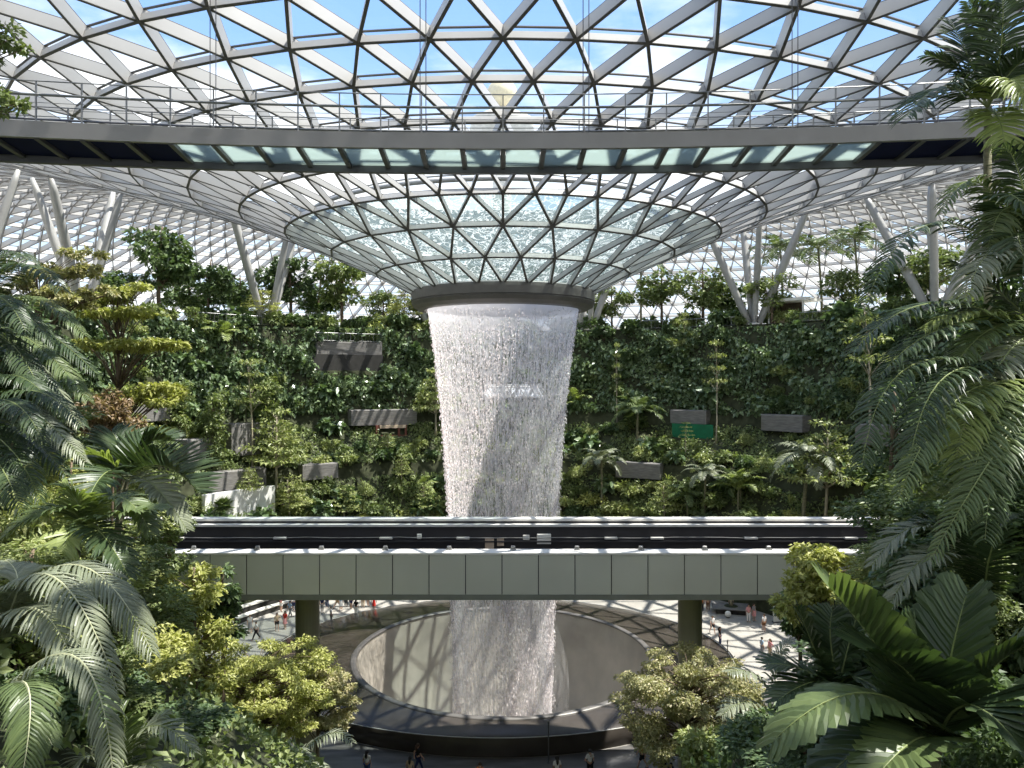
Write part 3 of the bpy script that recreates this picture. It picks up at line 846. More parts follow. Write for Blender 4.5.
# concrete slabs and parapets that show between the plants
SLABS = [  # name, px range, radius, z0, z1, material
    (315, 381, 46.0, CAMZ + 3.4, CAMZ + 5.1, 'concrete'), (350, 416, 42.0, 17.6, 19.6, 'concrete'), (205, 263, 36.4, 11.7, 13.7, 'concrete'),
    (300, 336, 36.4, 11.8, 13.6, 'concrete'), (617, 662, 36.2, 11.5, 13.4, 'concrete'), (672, 708, 42.3, 18.0, 19.7, 'concrete'),
    (764, 806, 42.0, 17.6, 19.5, 'concrete'), (126, 168, 41.5, 19.2, 21.6, 'concrete'), (183, 212, 38.5, 14.6, 17.2, 'concrete'),
    (228, 272, 38.8, 15.0, 18.6, 'concrete'), (860, 905, 40.5, 17.0, 19.0, 'concrete')]
CLEAR = []   # picture areas that plants leave open: (px0, py0, px1, py1, nearest depth that matters)
for (a, b, r, z0, z1, mt) in SLABS:
    t0, t1 = az_of(a, r), az_of(b, r)
    mb = MB(); mb.lathe([(r - 0.7, z0), (r - 0.7, z1 - 0.08), (r - 0.64, z1), (r + 1.5, z1), (r + 1.5, z0), (r - 0.7, z0)], 16, t0, t1)
    # end caps
    for t in (t0, t1):
        q = [(rr * math.sin(t), rr * math.cos(t), z) for rr, z in ((r - 0.7, z0), (r - 0.7, z1 - 0.08), (r + 1.5, z1), (r + 1.5, z0))]
        mb.add(q, [(0, 1, 2, 3)])
    o = mb.build('planter_wall', M[mt]); o['kind'] = 'structure'
    # sight rectangle of this wall
    c0 = proj(((r - 0.7) * math.sin(t0), (r - 0.7) * math.cos(t0), z1)); c1 = proj(((r - 0.7) * math.sin(t1), (r - 0.7) * math.cos(t1), z0))
    if a > 230 or a == 205: CLEAR.append((a + 5, c0[1] + 2, b - 5, c1[1] - 3))
CLEAR += [(315, 348, 380, 372), (378, 420, 404, 438), (207, 476, 270, 502), (674, 424, 708, 440), (478, 384, 546, 404)]


def block(name, px0, px1, r, z0, z1, mat, dep=0.4, kind=None):
    t0, t1 = az_of(px0, r), az_of(px1, r)
    mb = MB(); mb.lathe([(r, z0), (r, z1), (r + dep, z1), (r + dep, z0), (r, z0)], 10, t0, t1)
    for t in (t0, t1): mb.add([(rr * math.sin(t), rr * math.cos(t), z) for rr, z in ((r, z0), (r, z1), (r + dep, z1), (r + dep, z0))], [(0, 1, 2, 3)])
    o = mb.build(name, mat)
    if kind: o['kind'] = kind
    return o


block('recess_shade_block', 313, 383, 45.1, CAMZ + 0.2, CAMZ + 3.4, M['base_and_shade'], 0.3, 'structure')  # solid block, its dark colour stands for the shade in the recess
block('wall_pale', 205, 275, 34.3, 7.5, 11.8, M['white_wall'], 0.5, 'structure')
o = block('green_screen', 672, 713, 41.0, 14.9, 18.0, M['green_screen'], 0.08)
tag(o, 'bright green mesh screen hung under a concrete slab amid shrubs', 'screen')
# small red-brown kiosk under the slab
k = empty('kiosk', (0, 0, 0)); tag(k, 'small red-brown timber kiosk with lit opening under the grey slab', 'kiosk')
for nm, args in (('counter', (376, 407, 40.9, 15.2, 16.3, M['red_wood'], 0.3)), ('back_wall', (376, 407, 42.0, 15.2, 17.6, M['red_wood'], 0.2)),
                 ('lintel', (380, 406, 40.8, 17.2, 17.6, M['tan'], 0.3)), ('post', (376, 378.5, 40.8, 15.2, 17.6, M['red_wood'], 0.3)),
                 ('post', (398, 400, 40.8, 15.2, 17.6, M['red_wood'], 0.3)), ('post', (405, 407, 40.8, 15.2, 17.6, M['red_wood'], 0.3))):
    o = block(nm, *args); o.parent = k
# balustrades on the top terrace


def balustrade(px0, px1, r, z, label, h=1.1, step=0.5):
    t0, t1 = az_of(px0, r), az_of(px1, r)
    n = max(2, int((t1 - t0) * r / step))
    c = Vector((r * math.sin((t0 + t1) / 2), r * math.cos((t0 + t1) / 2), z))
    root = empty('balustrade', c); tag(root, label, 'railing')
    pts = [Vector((r * math.sin(t0 + (t1 - t0) * i / n), r * math.cos(t0 + (t1 - t0) * i / n), z)) - c for i in range(n + 1)]
    m = MB(); m.tube([p + Vector((0, 0, h)) for p in pts], 0.045, 6); m.build('handrail', M['rail'], root)
    m = MB(); m.tube([p + Vector((0, 0, 0.1)) for p in pts], 0.02, 6); m.build('bottom_rail', M['rail'], root)
    m = MB()
    for p in pts[::3]: m.beam(p, p + Vector((0, 0, h)), 0.05, 0.05, (0, 1, 0))
    m.build('post_frame', M['rail'], root)
    m = MB()
    for p in pts: m.tube([p + Vector((0, 0, 0.1)), p + Vector((0, 0, h))], 0.012, 5)
    m.build('baluster_lattice', M['rail'], root)


balustrade(316, 381, 44.8, CAMZ + 5.1, 'thin steel railing along the concrete lookout ledge above the dark recess')
balustrade(190, 262, 46.9, DECK, 'long thin railing below the dark round trees on the top terrace')
balustrade(640, 735, 46.9, DECK, 'thin railing on the top terrace right of the waterfall behind hanging plants')
balustrade(800, 860, 46.9, DECK, 'thin railing near the small pavilion on the top terrace')
# little pavilion on the top terrace
pv = empty('pavilion', (0, 0, 0)); tag(pv, 'low pavilion with flat white roof among palms on the top terrace', 'pavilion')
for nm, a in (('flat_roof', (766, 806, 50, DECK + 3.0, DECK + 3.35, M['white_box'], 4.0)), ('back_wall', (770, 802, 53, DECK, DECK + 3.0, M['bark'], 0.2)),
              ('post', (768, 769.5, 50.3, DECK, DECK + 3.0, M['white_box'], 0.2)), ('post', (802, 803.5, 50.3, DECK, DECK + 3.0, M['white_box'], 0.2)), ('counter', (772, 796, 50.8, DECK, DECK + 1.0, M['tan'], 0.6))):
    o = block(nm, *a); o.parent = pv


# garden bank that falls from the viewpoint to the basin (hidden under foliage)
def hill_z(x, y):
    d = y + 60
    z = 18.0 - 0.5 * (min(d, 22) - 8) - 0.75 * max(0.0, d - 22) + 0.75 * (abs(x) - 5)
    z += 0.5 * math.sin(x * 0.7) * math.sin(y * 0.5)
    return max(-0.4, min(z, 21.0))


def terrain():
    xs = np.linspace(-62, 62, 70); ys = np.linspace(-64, 8, 46)
    V = [(x, y, hill_z(x, y)) for y in ys for x in xs]
    F = []
    for j in range(len(ys) - 1):
        for i in range(len(xs) - 1):
            k = j * len(xs) + i
            q = (k, k + 1, k + len(xs) + 1, k + len(xs))
            if max(V[m][2] for m in q) > 0.0 and not all(math.hypot(V[m][0], V[m][1]) < 22 for m in q): F.append(q)
    o = link('terrain', np_mesh('terrain', np.array(V), [np.array(F)], [M['soil']], smooth=True)); o['kind'] = 'structure'


terrain()

# far control tower seen through the roof
T = P(502, 95, 190)
tw = empty('control_tower', (T.x, T.y, 0)); tag(tw, 'distant pale tower with a ball on top seen through the roof glass', 'tower')
def rl(prof, nm, mat):
    m = MB(); m.lathe(prof, 32); m.build(nm, mat, tw, True)
rl([(0, T.z - 3.9)] + [(3.9 * math.sin(t), T.z - 3.9 * math.cos(t)) for t in np.linspace(0.2, PI - 0.02, 16)], 'dome', M['tower'])
rl([(0, T.z - 4.6), (4, T.z - 4.6), (7.8, T.z - 6.5), (8.2, T.z - 9.0), (6, T.z - 11), (3, T.z - 14), (0, T.z - 14)], 'cab', M['concrete_pale'])
rl([(2.6, 0), (2.3, T.z - 13)], 'shaft', M['concrete_pale'])
# ================================================================== PLANTS: generators
def unit(v):
    return v / np.maximum(np.linalg.norm(v, axis=-1, keepdims=True), 1e-9)


def leaf_arrays(C, D, Nn, L, W, fold=0.18, droop=0.12):
    """one folded leaf (two triangles) per row"""
    D = unit(D); Nn = unit(Nn - D * np.sum(Nn * D, axis=1, keepdims=True)); S = np.cross(D, Nn)
    L = np.asarray(L)[:, None]; W = np.asarray(W)[:, None]
    mid = C + D * L * 0.45
    tip = C + D * L; tip[:, 2] -= (L * droop)[:, 0]
    V = np.stack([C, mid + S * W * 0.5 + Nn * W * fold, tip, mid - S * W * 0.5 + Nn * W * fold], axis=1).reshape(-1, 3)
    b = (np.arange(len(C)) * 4)[:, None, None]
    F = (np.array([[0, 1, 2], [0, 2, 3]])[None] + b).reshape(-1, 3)
    return V, F


def crown(clusters, n, L, W, flat=0.5, r=None, fill=0.55):
    """leaves spread over ellipsoid clusters [(x,y,z,rx,ry,rz)...]"""
    r = r or rng
    cl = np.array(clusters, dtype=float)
    vol = (cl[:, 3] * cl[:, 4] * np.maximum(cl[:, 5], 0.2)) ** (2 / 3)
    k = r.choice(len(cl), n, p=vol / vol.sum())
    d = unit(r.normal(size=(n, 3)))
    d[:, 2] = np.where(d[:, 2] < -0.3, d[:, 2] * 0.5, d[:, 2])
    rad = fill + (1 - fill) * r.random(n) ** 0.6
    C = cl[k, :3] + d * cl[k, 3:] * rad[:, None]
    up = np.array([0, 0, 1.0])
    Nn = unit(up * 0.9 + d * flat + r.normal(size=(n, 3)) * 0.45)
    D = unit(d * [1, 1, 0.3] + r.normal(size=(n, 3)) * 0.6 + [0, 0, -0.2])
    s = r.uniform(0.65, 1.25, n)
    return leaf_arrays(C, D, Nn, L * s, W * s)


KINDS = {}


def proto(kind, parts):
    """parts: [(name, mesh)]"""
    KINDS.setdefault(kind, []).append(parts)


def place(kind, name, loc, rz, scale, label, group=None, cat=None, variant=0, tilt=None):
    ps = KINDS[kind][variant % len(KINDS[kind])]
    if len(ps) == 1:
        root = link(name, ps[0][1])
    else:
        root = empty(name)
    root.location = loc; root.rotation_euler = (tilt[0] if tilt else 0, tilt[1] if tilt else 0, rz)
    root.scale = (scale, scale, scale) if not hasattr(scale, '__len__') else scale
    tag(root, label, cat or name.split('_')[-1], group)
    if len(ps) > 1:
        for nm, me, *mat in ps:
            o = link(nm, me, root)
            if mat: o.matrix_local = mat[0]
    return root


def branches(top, clusters, r0, base=(0, 0, 0), mat='bark', lean=0.05, start=0.35):
    m = MB(); r = random.Random(len(clusters) * 7 + int(top * 10))
    b = Vector(base); t = Vector((r.uniform(-lean, lean) * top, r.uniform(-lean, lean) * top, top))
    ctrl = Vector((r.uniform(-lean, lean) * top, r.uniform(-lean, lean) * top, top * 0.5))
    def at(s): return b * (1 - s) ** 2 + ctrl * 2 * s * (1 - s) + t * s * s
    m.tube([at(i / 7) for i in range(8)], [r0 * (1.25 if i == 0 else 1 - 0.65 * i / 7) for i in range(8)], 8)
    for c in clusters:
        cz = Vector(c[:3])
        s = min(0.98, max(start, (cz.z - b.z) / max(0.1, top) - 0.12))
        p = at(s); mid = p.lerp(cz, 0.55); mid.z += 0.1 * (cz - p).length
        rr = r0 * (1 - 0.65 * s) * 0.5
        m.tube([p, mid, cz], [rr, rr * 0.65, rr * 0.3], 5)
    return m.mesh('trunk', M[mat], True)


def make_bush(kind, leaf, n, L, W, R=(1, 1, 0.9), variants=3, blobs=7, seed=1):
    for v in range(variants):
        r = np.random.default_rng(seed * 100 + v)
        cl = []
        for i in range(blobs):
            a = r.random() * 2 * PI; q = r.random() ** 0.5 * 0.62
            z = r.uniform(0.30, 0.95) * (1.1 - q * 0.6)
            s = r.uniform(0.30, 0.50)
            cl.append((q * math.cos(a) * R[0], q * math.sin(a) * R[1], z * R[2], s * R[0], s * R[1], s * 0.8 * R[2]))
        V, F = crown(cl, n, L, W, r=r)
        st = MB()
        for c in cl[:5]: st.tube([(0, 0, -0.1), (c[0] * 0.4, c[1] * 0.4, c[2] * 0.5), c[:3]], [0.05, 0.035, 0.015], 5)
        proto(kind, [('stem', st.mesh('stem', M['bark'], True)), ('foliage', np_mesh('foliage', V, [F], [M[leaf]]))])


def make_tree(kind, leaf, style, H, R, n, L, W, trunk='bark', r0=0.16, variants=2, seed=3):
    for v in range(variants):
        r = np.random.default_rng(seed * 50 + v)
        cl = []
        if style == 'layer':       # flat tiers of leaves
            k = 6
            for i in range(k):
                z = H * (0.45 + 0.53 * i / (k - 1)); rr = R * (1.0 - 0.55 * i / (k - 1))
                m = max(3, int(7 * rr / R + 1))
                for j in range(m):
                    a = 2 * PI * j / m + i * 1.1 + r.uniform(-.3, .3); q = rr * r.uniform(0.45, 0.85)
                    cl.append((q * math.cos(a), q * math.sin(a), z + r.uniform(-.15, .15), rr * 0.36, rr * 0.36, 0.05 * H * 0.5))
        elif style == 'round':
            for i in range(16):
                d = unit(r.normal(size=3)); q = r.uniform(0.45, 0.78)
                s = r.uniform(0.24, 0.4) * R
                cl.append((d[0] * q * R, d[1] * q * R, H - R * 0.95 + d[2] * q * R * 0.95, s, s, s * 0.8))
        elif style == 'column':
            for i in range(18):
                z = H * (0.18 + 0.78 * i / 17); a = r.random() * 2 * PI; q = R * r.uniform(0.2, 0.6)
                s = R * r.uniform(0.35, 0.55)
                cl.append((q * math.cos(a), q * math.sin(a), z, s, s, s * 0.9))
        elif style == 'leafy':     # foliage from the ground up
            for i in range(26):
                z = H * (0.04 + 0.9 * i / 25); a = r.random() * 2 * PI; q = R * r.uniform(0.1, 0.55) * (1 if i < 20 else 0.6)
                s = R * r.uniform(0.38, 0.6) * (1 if i < 22 else 0.7)
                cl.append((q * math.cos(a), q * math.sin(a), z, s, s, s * 0.8))
        elif style == 'airy':      # wide open crown with thin twigs
            for i in range(46):
                a = r.random() * 2 * PI; q = R * r.random() ** 0.5 * 0.92
                dome = math.sqrt(max(0, 1 - (q / R) ** 2))
                z = H * (0.50 + 0.10 * r.random()) + H * 0.40 * dome * r.uniform(0.55, 1.0) - 0.08 * q
                s = R * r.uniform(0.13, 0.24)
                cl.append((q * math.cos(a), q * math.sin(a), z, s, s, s * 0.38))
        elif style == 'slim':      # thin pole with a few small tiers
            for i in range(4):
                z = H * (0.62 + 0.36 * i / 3)
                for j in range(4):
                    a = 2 * PI * j / 4 + i; q = R * r.uniform(0.3, 0.7) * (1.15 - 0.2 * i)
                    cl.append((q * math.cos(a), q * math.sin(a), z, R * 0.35, R * 0.35, R * 0.13))
        V, F = crown(cl, n, L, W, r=r, flat=0.25 if style in ('layer', 'airy') else 0.5, fill=0.2 if style in ('airy', 'layer') else 0.5)
        proto(kind, [('trunk', branches(H * 0.93, cl, r0, mat=trunk)), ('foliage', np_mesh('foliage', V, [F], [M[leaf]]))])


def frond_arrays(pts, up=(0, 0, 1), n=40, ll=0.6, lw=0.05, fwd=0.5, lift=0.25, hang=0.5, r=None, tipw=0.0, both=True, t0=0.12, prof=0.55, jit=0.12):
    """pinnate leaf along a curve: leaflets as folded four-station blades on both sides of the midrib"""
    r = r or rng
    pts = np.array([tuple(p) for p in pts], dtype=float)
    seg = np.linalg.norm(np.diff(pts, axis=0), axis=1); s = np.concatenate([[0], np.cumsum(seg)]); s /= s[-1]
    t = np.linspace(t0, 0.995, n)
    def samp(q): return np.stack([np.interp(q, s, pts[:, k]) for k in range(3)], axis=1)
    Pm = samp(t); T = unit(samp(np.minimum(t + 0.02, 1)) - samp(np.maximum(t - 0.02, 0)))
    up = np.array(up, dtype=float); up = np.broadcast_to(up, T.shape)
    S = unit(np.cross(T, up)); U = np.cross(S, T)
    Vs, Fs = [], []; off = 0
    L = ll * (np.sin(PI * (0.10 + 0.86 * t)) ** prof)
    for sg in (-1, 1):
        jj = r.normal(0, jit, (n, 1))
        fw = fwd * (0.6 + 0.9 * t)[:, None] + jj
        d0 = unit(S * sg + T * fw + U * (lift + r.normal(0, jit * 0.8, (n, 1))))
        LL = (L * r.uniform(0.9, 1.08, n))[:, None]
        down = np.array([0, 0, -1.0])
        c1 = Pm + d0 * LL * 0.34
        d1 = unit(d0 + down * hang * 0.6); c2 = c1 + d1 * LL * 0.36
        d2 = unit(d1 + down * hang * 0.9); c3 = c2 + d2 * LL * 0.32
        wv = unit(T - d0 * np.sum(T * d0, axis=1, keepdims=True))
        nv = np.cross(d0, wv) * sg
        nv = np.where(nv[:, 2:3] < 0, -nv, nv)
        w1 = lw * np.minimum(1, L / ll + 0.25)[:, None]
        V = np.stack([Pm + wv * w1 * 0.25, Pm - wv * w1 * 0.25,
                      c1 + wv * w1 * 0.5 - nv * w1 * 0.18, c1, c1 - wv * w1 * 0.5 - nv * w1 * 0.18,
                      c2 + wv * w1 * 0.42 - nv * w1 * 0.15, c2, c2 - wv * w1 * 0.42 - nv * w1 * 0.15,
                      c3 + wv * w1 * tipw * 0.5, c3 - wv * w1 * tipw * 0.5], axis=1).reshape(-1, 3)
        b = (np.arange(n) * 10)[:, None, None] + off
        quad = np.array([[0, 3, 2, 2], [0, 1, 4, 3], [2, 3, 6, 5], [3, 4, 7, 6], [5, 6, 8, 8], [6, 7, 9, 8]])
        Fs.append(quad[None] + b); Vs.append(V); off += len(V)
    F = np.concatenate(Fs).reshape(-1, 4)
    tri = F[F[:, 2] == F[:, 3]][:, :3]; qd = F[F[:, 2] != F[:, 3]]
    return np.concatenate(Vs), tri, qd


def frond_mesh(pts, mat, rmat='rachis', rw=0.02, **kw):
    V, tri, qd = frond_arrays(pts, **kw)
    mb = MB(); k = len(pts)
    mb.tube(pts, [rw * (1 - 0.85 * i / (k - 1)) for i in range(k)], 5)
    RV = np.array([tuple(p) for p in mb.v]); RF = mb.f
    rq = np.array([f for f in RF if len(f) == 4]) + len(V)
    return np_mesh('frond', np.concatenate([V, RV]), [tri, np.concatenate([qd, rq])], [M[mat], M[rmat]], np.concatenate([np.zeros(len(tri) + len(qd), int), np.ones(len(rq), int)]))


def arch(L, a0, a1, n=14, sag=1.0):
    """curve in the xz plane that leaves the crown at a0 and ends at a1 (degrees above level)"""
    p = Vector((0, 0, 0)); out = [p.copy()]
    for i in range(n):
        t = (i + 0.5) / n
        a = math.radians(a0 + (a1 - a0) * t ** sag)
        p = p + Vector((math.cos(a), 0, math.sin(a))) * (L / n)
        out.append(p.copy())
    return out


def bez(p0, p1, p2, n=16):
    return [p0 * (1 - t) ** 2 + p1 * 2 * t * (1 - t) + p2 * t * t for t in [i / n for i in range(n + 1)]]


def make_palm(kind, H, L, nf, mat, n=26, ll=0.6, lw=0.06, r0=0.13, variants=2, seed=9, a0=(75, 15), a1=(-20, -65), hang=0.6, trunk='palm_trunk', lift=0.2):
    for v in range(variants):
        r = np.random.default_rng(seed * 31 + v)
        fr = [frond_mesh(arch(L * q, b0, b1), mat, rw=0.03, n=n, ll=ll, lw=lw, hang=hang, r=r, lift=lift) for q, b0, b1 in ((0.9, a0[0], a1[0]), (1.0, (a0[0] + a0[1]) / 2, (a1[0] + a1[1]) / 2), (1.0, a0[1], a1[1]))]
        ps = []
        if H > 0.3:
            m = MB(); k = 9
            lx, ly = r.uniform(-.06, .06, 2) * H
            pts = [(lx * (i / k) ** 2, ly * (i / k) ** 2, H * i / k) for i in range(k + 1)]
            m.tube(pts, [r0 * (1.35 if i == 0 else 1 - 0.35 * i / k) for i in range(k + 1)], 9)
            ps.append(('trunk', m.mesh('trunk', M[trunk], True)))
            top = Vector(pts[-1])
        else: top = Vector((0, 0, 0.05))
        for i in range(nf):
            ring = 0 if i < nf * 0.25 else (1 if i < nf * 0.65 else 2)
            az = i * 2.399 + r.uniform(-.2, .2)
            mt = Matrix.Translation(top) @ Matrix.Rotation(az, 4, 'Z') @ Matrix.Rotation(r.uniform(-.12, .12), 4, 'Y') @ Matrix.Rotation(r.uniform(-.25, .25), 4, 'X')
            ps.append(('frond', fr[ring], mt))
        proto(kind, ps)


def make_fan_palm(kind, H, R, nf, mat, variants=1, seed=4):
    for v in range(variants):
        r = np.random.default_rng(seed + v)
        mb = []; V0 = []; F0 = []; off = 0
        k = 22
        C, D, Nn, Ls, Ws = [], [], [], [], []
        for i in range(k):
            a = math.radians(-115 + 230 * i / (k - 1))
            C.append((0.55, 0, 0)); D.append((math.cos(a), math.sin(a), -0.05)); Nn.append((0.1, 0, 1)); Ls.append(R * (0.75 + 0.25 * math.cos(a / 1.4))); Ws.append(R * 0.13)
        V, F = leaf_arrays(np.array(C) * R, np.array(D), np.array(Nn), Ls, Ws, 0.12, 0.15)
        st = MB(); st.tube([(0, 0, 0), (0.3 * R, 0, 0.05 * R), (0.57 * R, 0, 0)], 0.02, 5)
        RV = np.array([tuple(p) for p in st.v]); rq = np.array([f for f in st.f if len(f) == 4]) + len(V)
        me = np_mesh('fan_leaf', np.concatenate([V, RV]), [F, rq], [M[mat]])
        ps = []
        t = MB(); t.tube([(0, 0, 0), (0.02, 0, H * .5), (0, 0, H)], [0.14, 0.11, 0.1], 8); ps.append(('trunk', t.mesh('trunk', M['bark'], True)))
        for i in range(nf):
            mt = Matrix.Translation((0, 0, H)) @ Matrix.Rotation(i * 2.399, 4, 'Z') @ Matrix.Rotation(math.radians(-70 + 95 * i / nf), 4, 'Y')
            ps.append(('fan_leaf', me, mt))
        proto(kind, ps)


def make_tuft(kind, n, L, W, mat, spread=1.0, variants=2, seed=5):
    """clump of long arching blades"""
    for v in range(variants):
        r = np.random.default_rng(seed + v)
        Vs, Fs = [], []
        for i in range(n):
            az = r.random() * 2 * PI; a0 = math.radians(r.uniform(45, 88)); l = L * r.uniform(0.6, 1.1)
            p = np.array([r.normal(0, .06), r.normal(0, .06), 0.0]); d = np.array([math.cos(az), math.sin(az)]); sd = np.array([-d[1], d[0], 0])
            ring = []
            for k in range(6):
                wd = W * math.sin(PI * (0.15 + 0.8 * k / 5)) * 0.5
                ring.append((p + sd * wd, p - sd * wd))
                a = a0 - (k / 5) ** 1.3 * spread * 1.7
                p = p + np.array([d[0] * math.cos(a), d[1] * math.cos(a), math.sin(a)]) * l / 5
            b = len(Vs) * 0 + sum(len(x) for x in Vs)
            Vs.append(np.array([q for pr in ring for q in pr]))
            Fs += [(b + 2 * k, b + 2 * k + 1, b + 2 * k + 3, b + 2 * k + 2) for k in range(5)]
        proto(kind, [('blades', np_mesh('blades', np.concatenate(Vs), [np.array(Fs)], [M[mat]]))])


# background kinds (unit-ish sizes, scaled when planted)
make_bush('shrub_dark', 'lf_dark', 700, 0.30, 0.17, seed=1)
make_bush('shrub_mid', 'lf_mid', 700, 0.28, 0.16, seed=2)
make_bush('shrub_light', 'lf_light', 650, 0.26, 0.14, seed=3)
make_bush('shrub_yellow', 'lf_yellow', 600, 0.24, 0.13, (1.15, 1.15, 0.6), seed=4)
make_bush('shrub_gloss', 'lf_gloss', 170, 0.62, 0.46, seed=5, blobs=8)
make_bush('shrub_fine', 'lf_light', 1300, 0.16, 0.07, (1, 1, 1.1), seed=6)
make_tree('tree_round', 'lf_dark', 'round', 6.5, 2.6, 2600, 0.40, 0.24, r0=0.16, variants=3, seed=3)
make_tree('tree_mid', 'lf_mid', 'round', 5.5, 2.1, 1700, 0.34, 0.20, r0=0.12, variants=3, seed=4)
make_tree('tree_layer', 'lf_yellow', 'layer', 6.0, 2.6, 2200, 0.26, 0.13, 'bark', 0.10, 2, seed=5)
make_tree('tree_layer_green', 'lf_light', 'layer', 5.0, 2.0, 1500, 0.26, 0.14, 'bark_pale', 0.09, 2, seed=6)
make_tree('tree_slim', 'lf_light', 'slim', 9.0, 1.5, 500, 0.28, 0.15, 'bark_pale', 0.085, 3, seed=7)
make_tree('tree_column', 'lf_mid', 'column', 6.0, 1.2, 1500, 0.30, 0.18, 'bark', 0.1, 3, seed=8)
make_palm('palm_small', 2.4, 2.2, 11, 'palm_mid', 22, 0.55, 0.085, 0.10, 2, 9)
make_palm('palm_grey', 3.0, 3.4, 12, 'palm_sheen', 26, 0.75, 0.11, 0.16, 2, 10, a0=(70, 10), a1=(-40, -85))
make_palm('palm_tall', 6.0, 2.4, 12, 'palm_mid', 22, 0.6, 0.09, 0.09, 2, 11)
make_palm('palm_low', 0.2, 2.2, 10, 'palm_bright', 22, 0.55, 0.08, 0.1, 2, 12, a0=(82, 30), a1=(-5, -50))
make_palm('palm_grey_tall', 6.2, 3.6, 13, 'palm_sheen', 34, 0.8, 0.09, 0.17, 2, 14, a0=(75, 20), a1=(-30, -80))
make_palm('palm_bright_tall', 2.4, 2.6, 11, 'palm_bright', 26, 0.6, 0.09, 0.12, 2, 15, a0=(85, 45), a1=(15, -35))
make_fan_palm('fan_palm', 2.6, 1.0, 16, 'palm_mid')
make_tuft('tuft', 46, 1.5, 0.07, 'lf_light')
make_tuft('tuft_dark', 40, 1.6, 0.10, 'palm_mid')
# ================================================================== PLANTING of the valley behind the waterfall
prng = np.random.default_rng(21)


def tier_point(prof, t):
    """point (r, z) at arc length fraction t of a profile"""
    p = np.array(prof); s = np.concatenate([[0], np.cumsum(np.linalg.norm(np.diff(p, axis=0), axis=1))]); s /= s[-1]
    return float(np.interp(t, s, p[:, 0])), float(np.interp(t, s, p[:, 1]))


def blocked(p, rad):
    x, y, d = proj(p)
    if d < 20: return False
    R = rad / d * FPX
    for (a, b, c, e) in CLEAR:
        if x + R > a and x - R < c and y + R > b and y - R < e: return True
    return False


# creepers and ground cover: leaves nobody could count
def cover(name, prof, a0, a1, n, L, W, leaf, label, density_mod=None, thick=0.35, cat='creeper'):
    r = prng
    a = r.uniform(a0, a1, n * 2); t = r.random(n * 2)
    p = np.array(prof); s = np.concatenate([[0], np.cumsum(np.linalg.norm(np.diff(p, axis=0), axis=1))]); s /= s[-1]
    rr = np.interp(t, s, p[:, 0]); zz = np.interp(t, s, p[:, 1])
    patch = np.sin(a * 31 + 1.3 * zz) + np.sin(a * 13 - zz * 0.9 + 2) + np.sin(a * 57 + zz * 2.2) * 0.7
    keep = patch + r.normal(0, 0.8, n * 2) > -0.6
    x, y = rr * np.sin(a), rr * np.cos(a)
    d = y + 60; px = PPX + x / d * FPX; py = HOR - (zz - CAMZ) / d * FPX
    for (q0, q1, q2, q3) in CLEAR: keep &= ~((px > q0 - 1) & (px < q2 + 1) & (py > q1 - 1) & (py < q3 + 1))
    keep &= (px > -60) & (px < 1090)
    a, rr, zz, x, y, patch = (v[keep][:n] for v in (a, rr, zz, x, y, patch))
    m = len(a)
    out = np.stack([-np.sin(a), -np.cos(a), 0.7 + 0 * a], axis=1)
    depth = thick * (0.3 + 0.5 * np.clip(patch, 0, 2)) * r.random(m)
    C = np.stack([x, y, zz], axis=1) + out * depth[:, None]
    Nn = unit(out + r.normal(size=(m, 3)) * 0.5); D = unit(r.normal(size=(m, 3)) * 0.7 + [0, 0, -0.6])
    sc = r.uniform(0.6, 1.3, m)
    V, F = leaf_arrays(C, D, Nn, L * sc, W * sc)
    o = link(name, np_mesh(name, V, [F], [M[leaf]]))
    tag(o, label, cat, kind='stuff')


w0, w1 = math.radians(-80), math.radians(80)
cover('creeper', TIERS['wall'], w0, w1, 42000, 0.42, 0.27, 'lf_dark', 'dark creepers clothing the tall garden wall behind the waterfall', thick=1.0)
cover('creeper', TIERS['wall'], w0, w1, 11000, 0.62, 0.44, 'lf_gloss', 'large glossy leaves hanging over the tall garden wall', thick=1.3)
cover('ground_cover', TIERS['mid'], w0, w1, 24000, 0.38, 0.24, 'lf_mid', 'leafy ground cover on the middle terrace below the tall wall', thick=0.8)
cover('ground_cover', TIERS['low'][1:], w0, w1, 34000, 0.36, 0.22, 'lf_mid', 'leafy ground cover on the lowest terrace slope behind the viaduct', thick=0.8)

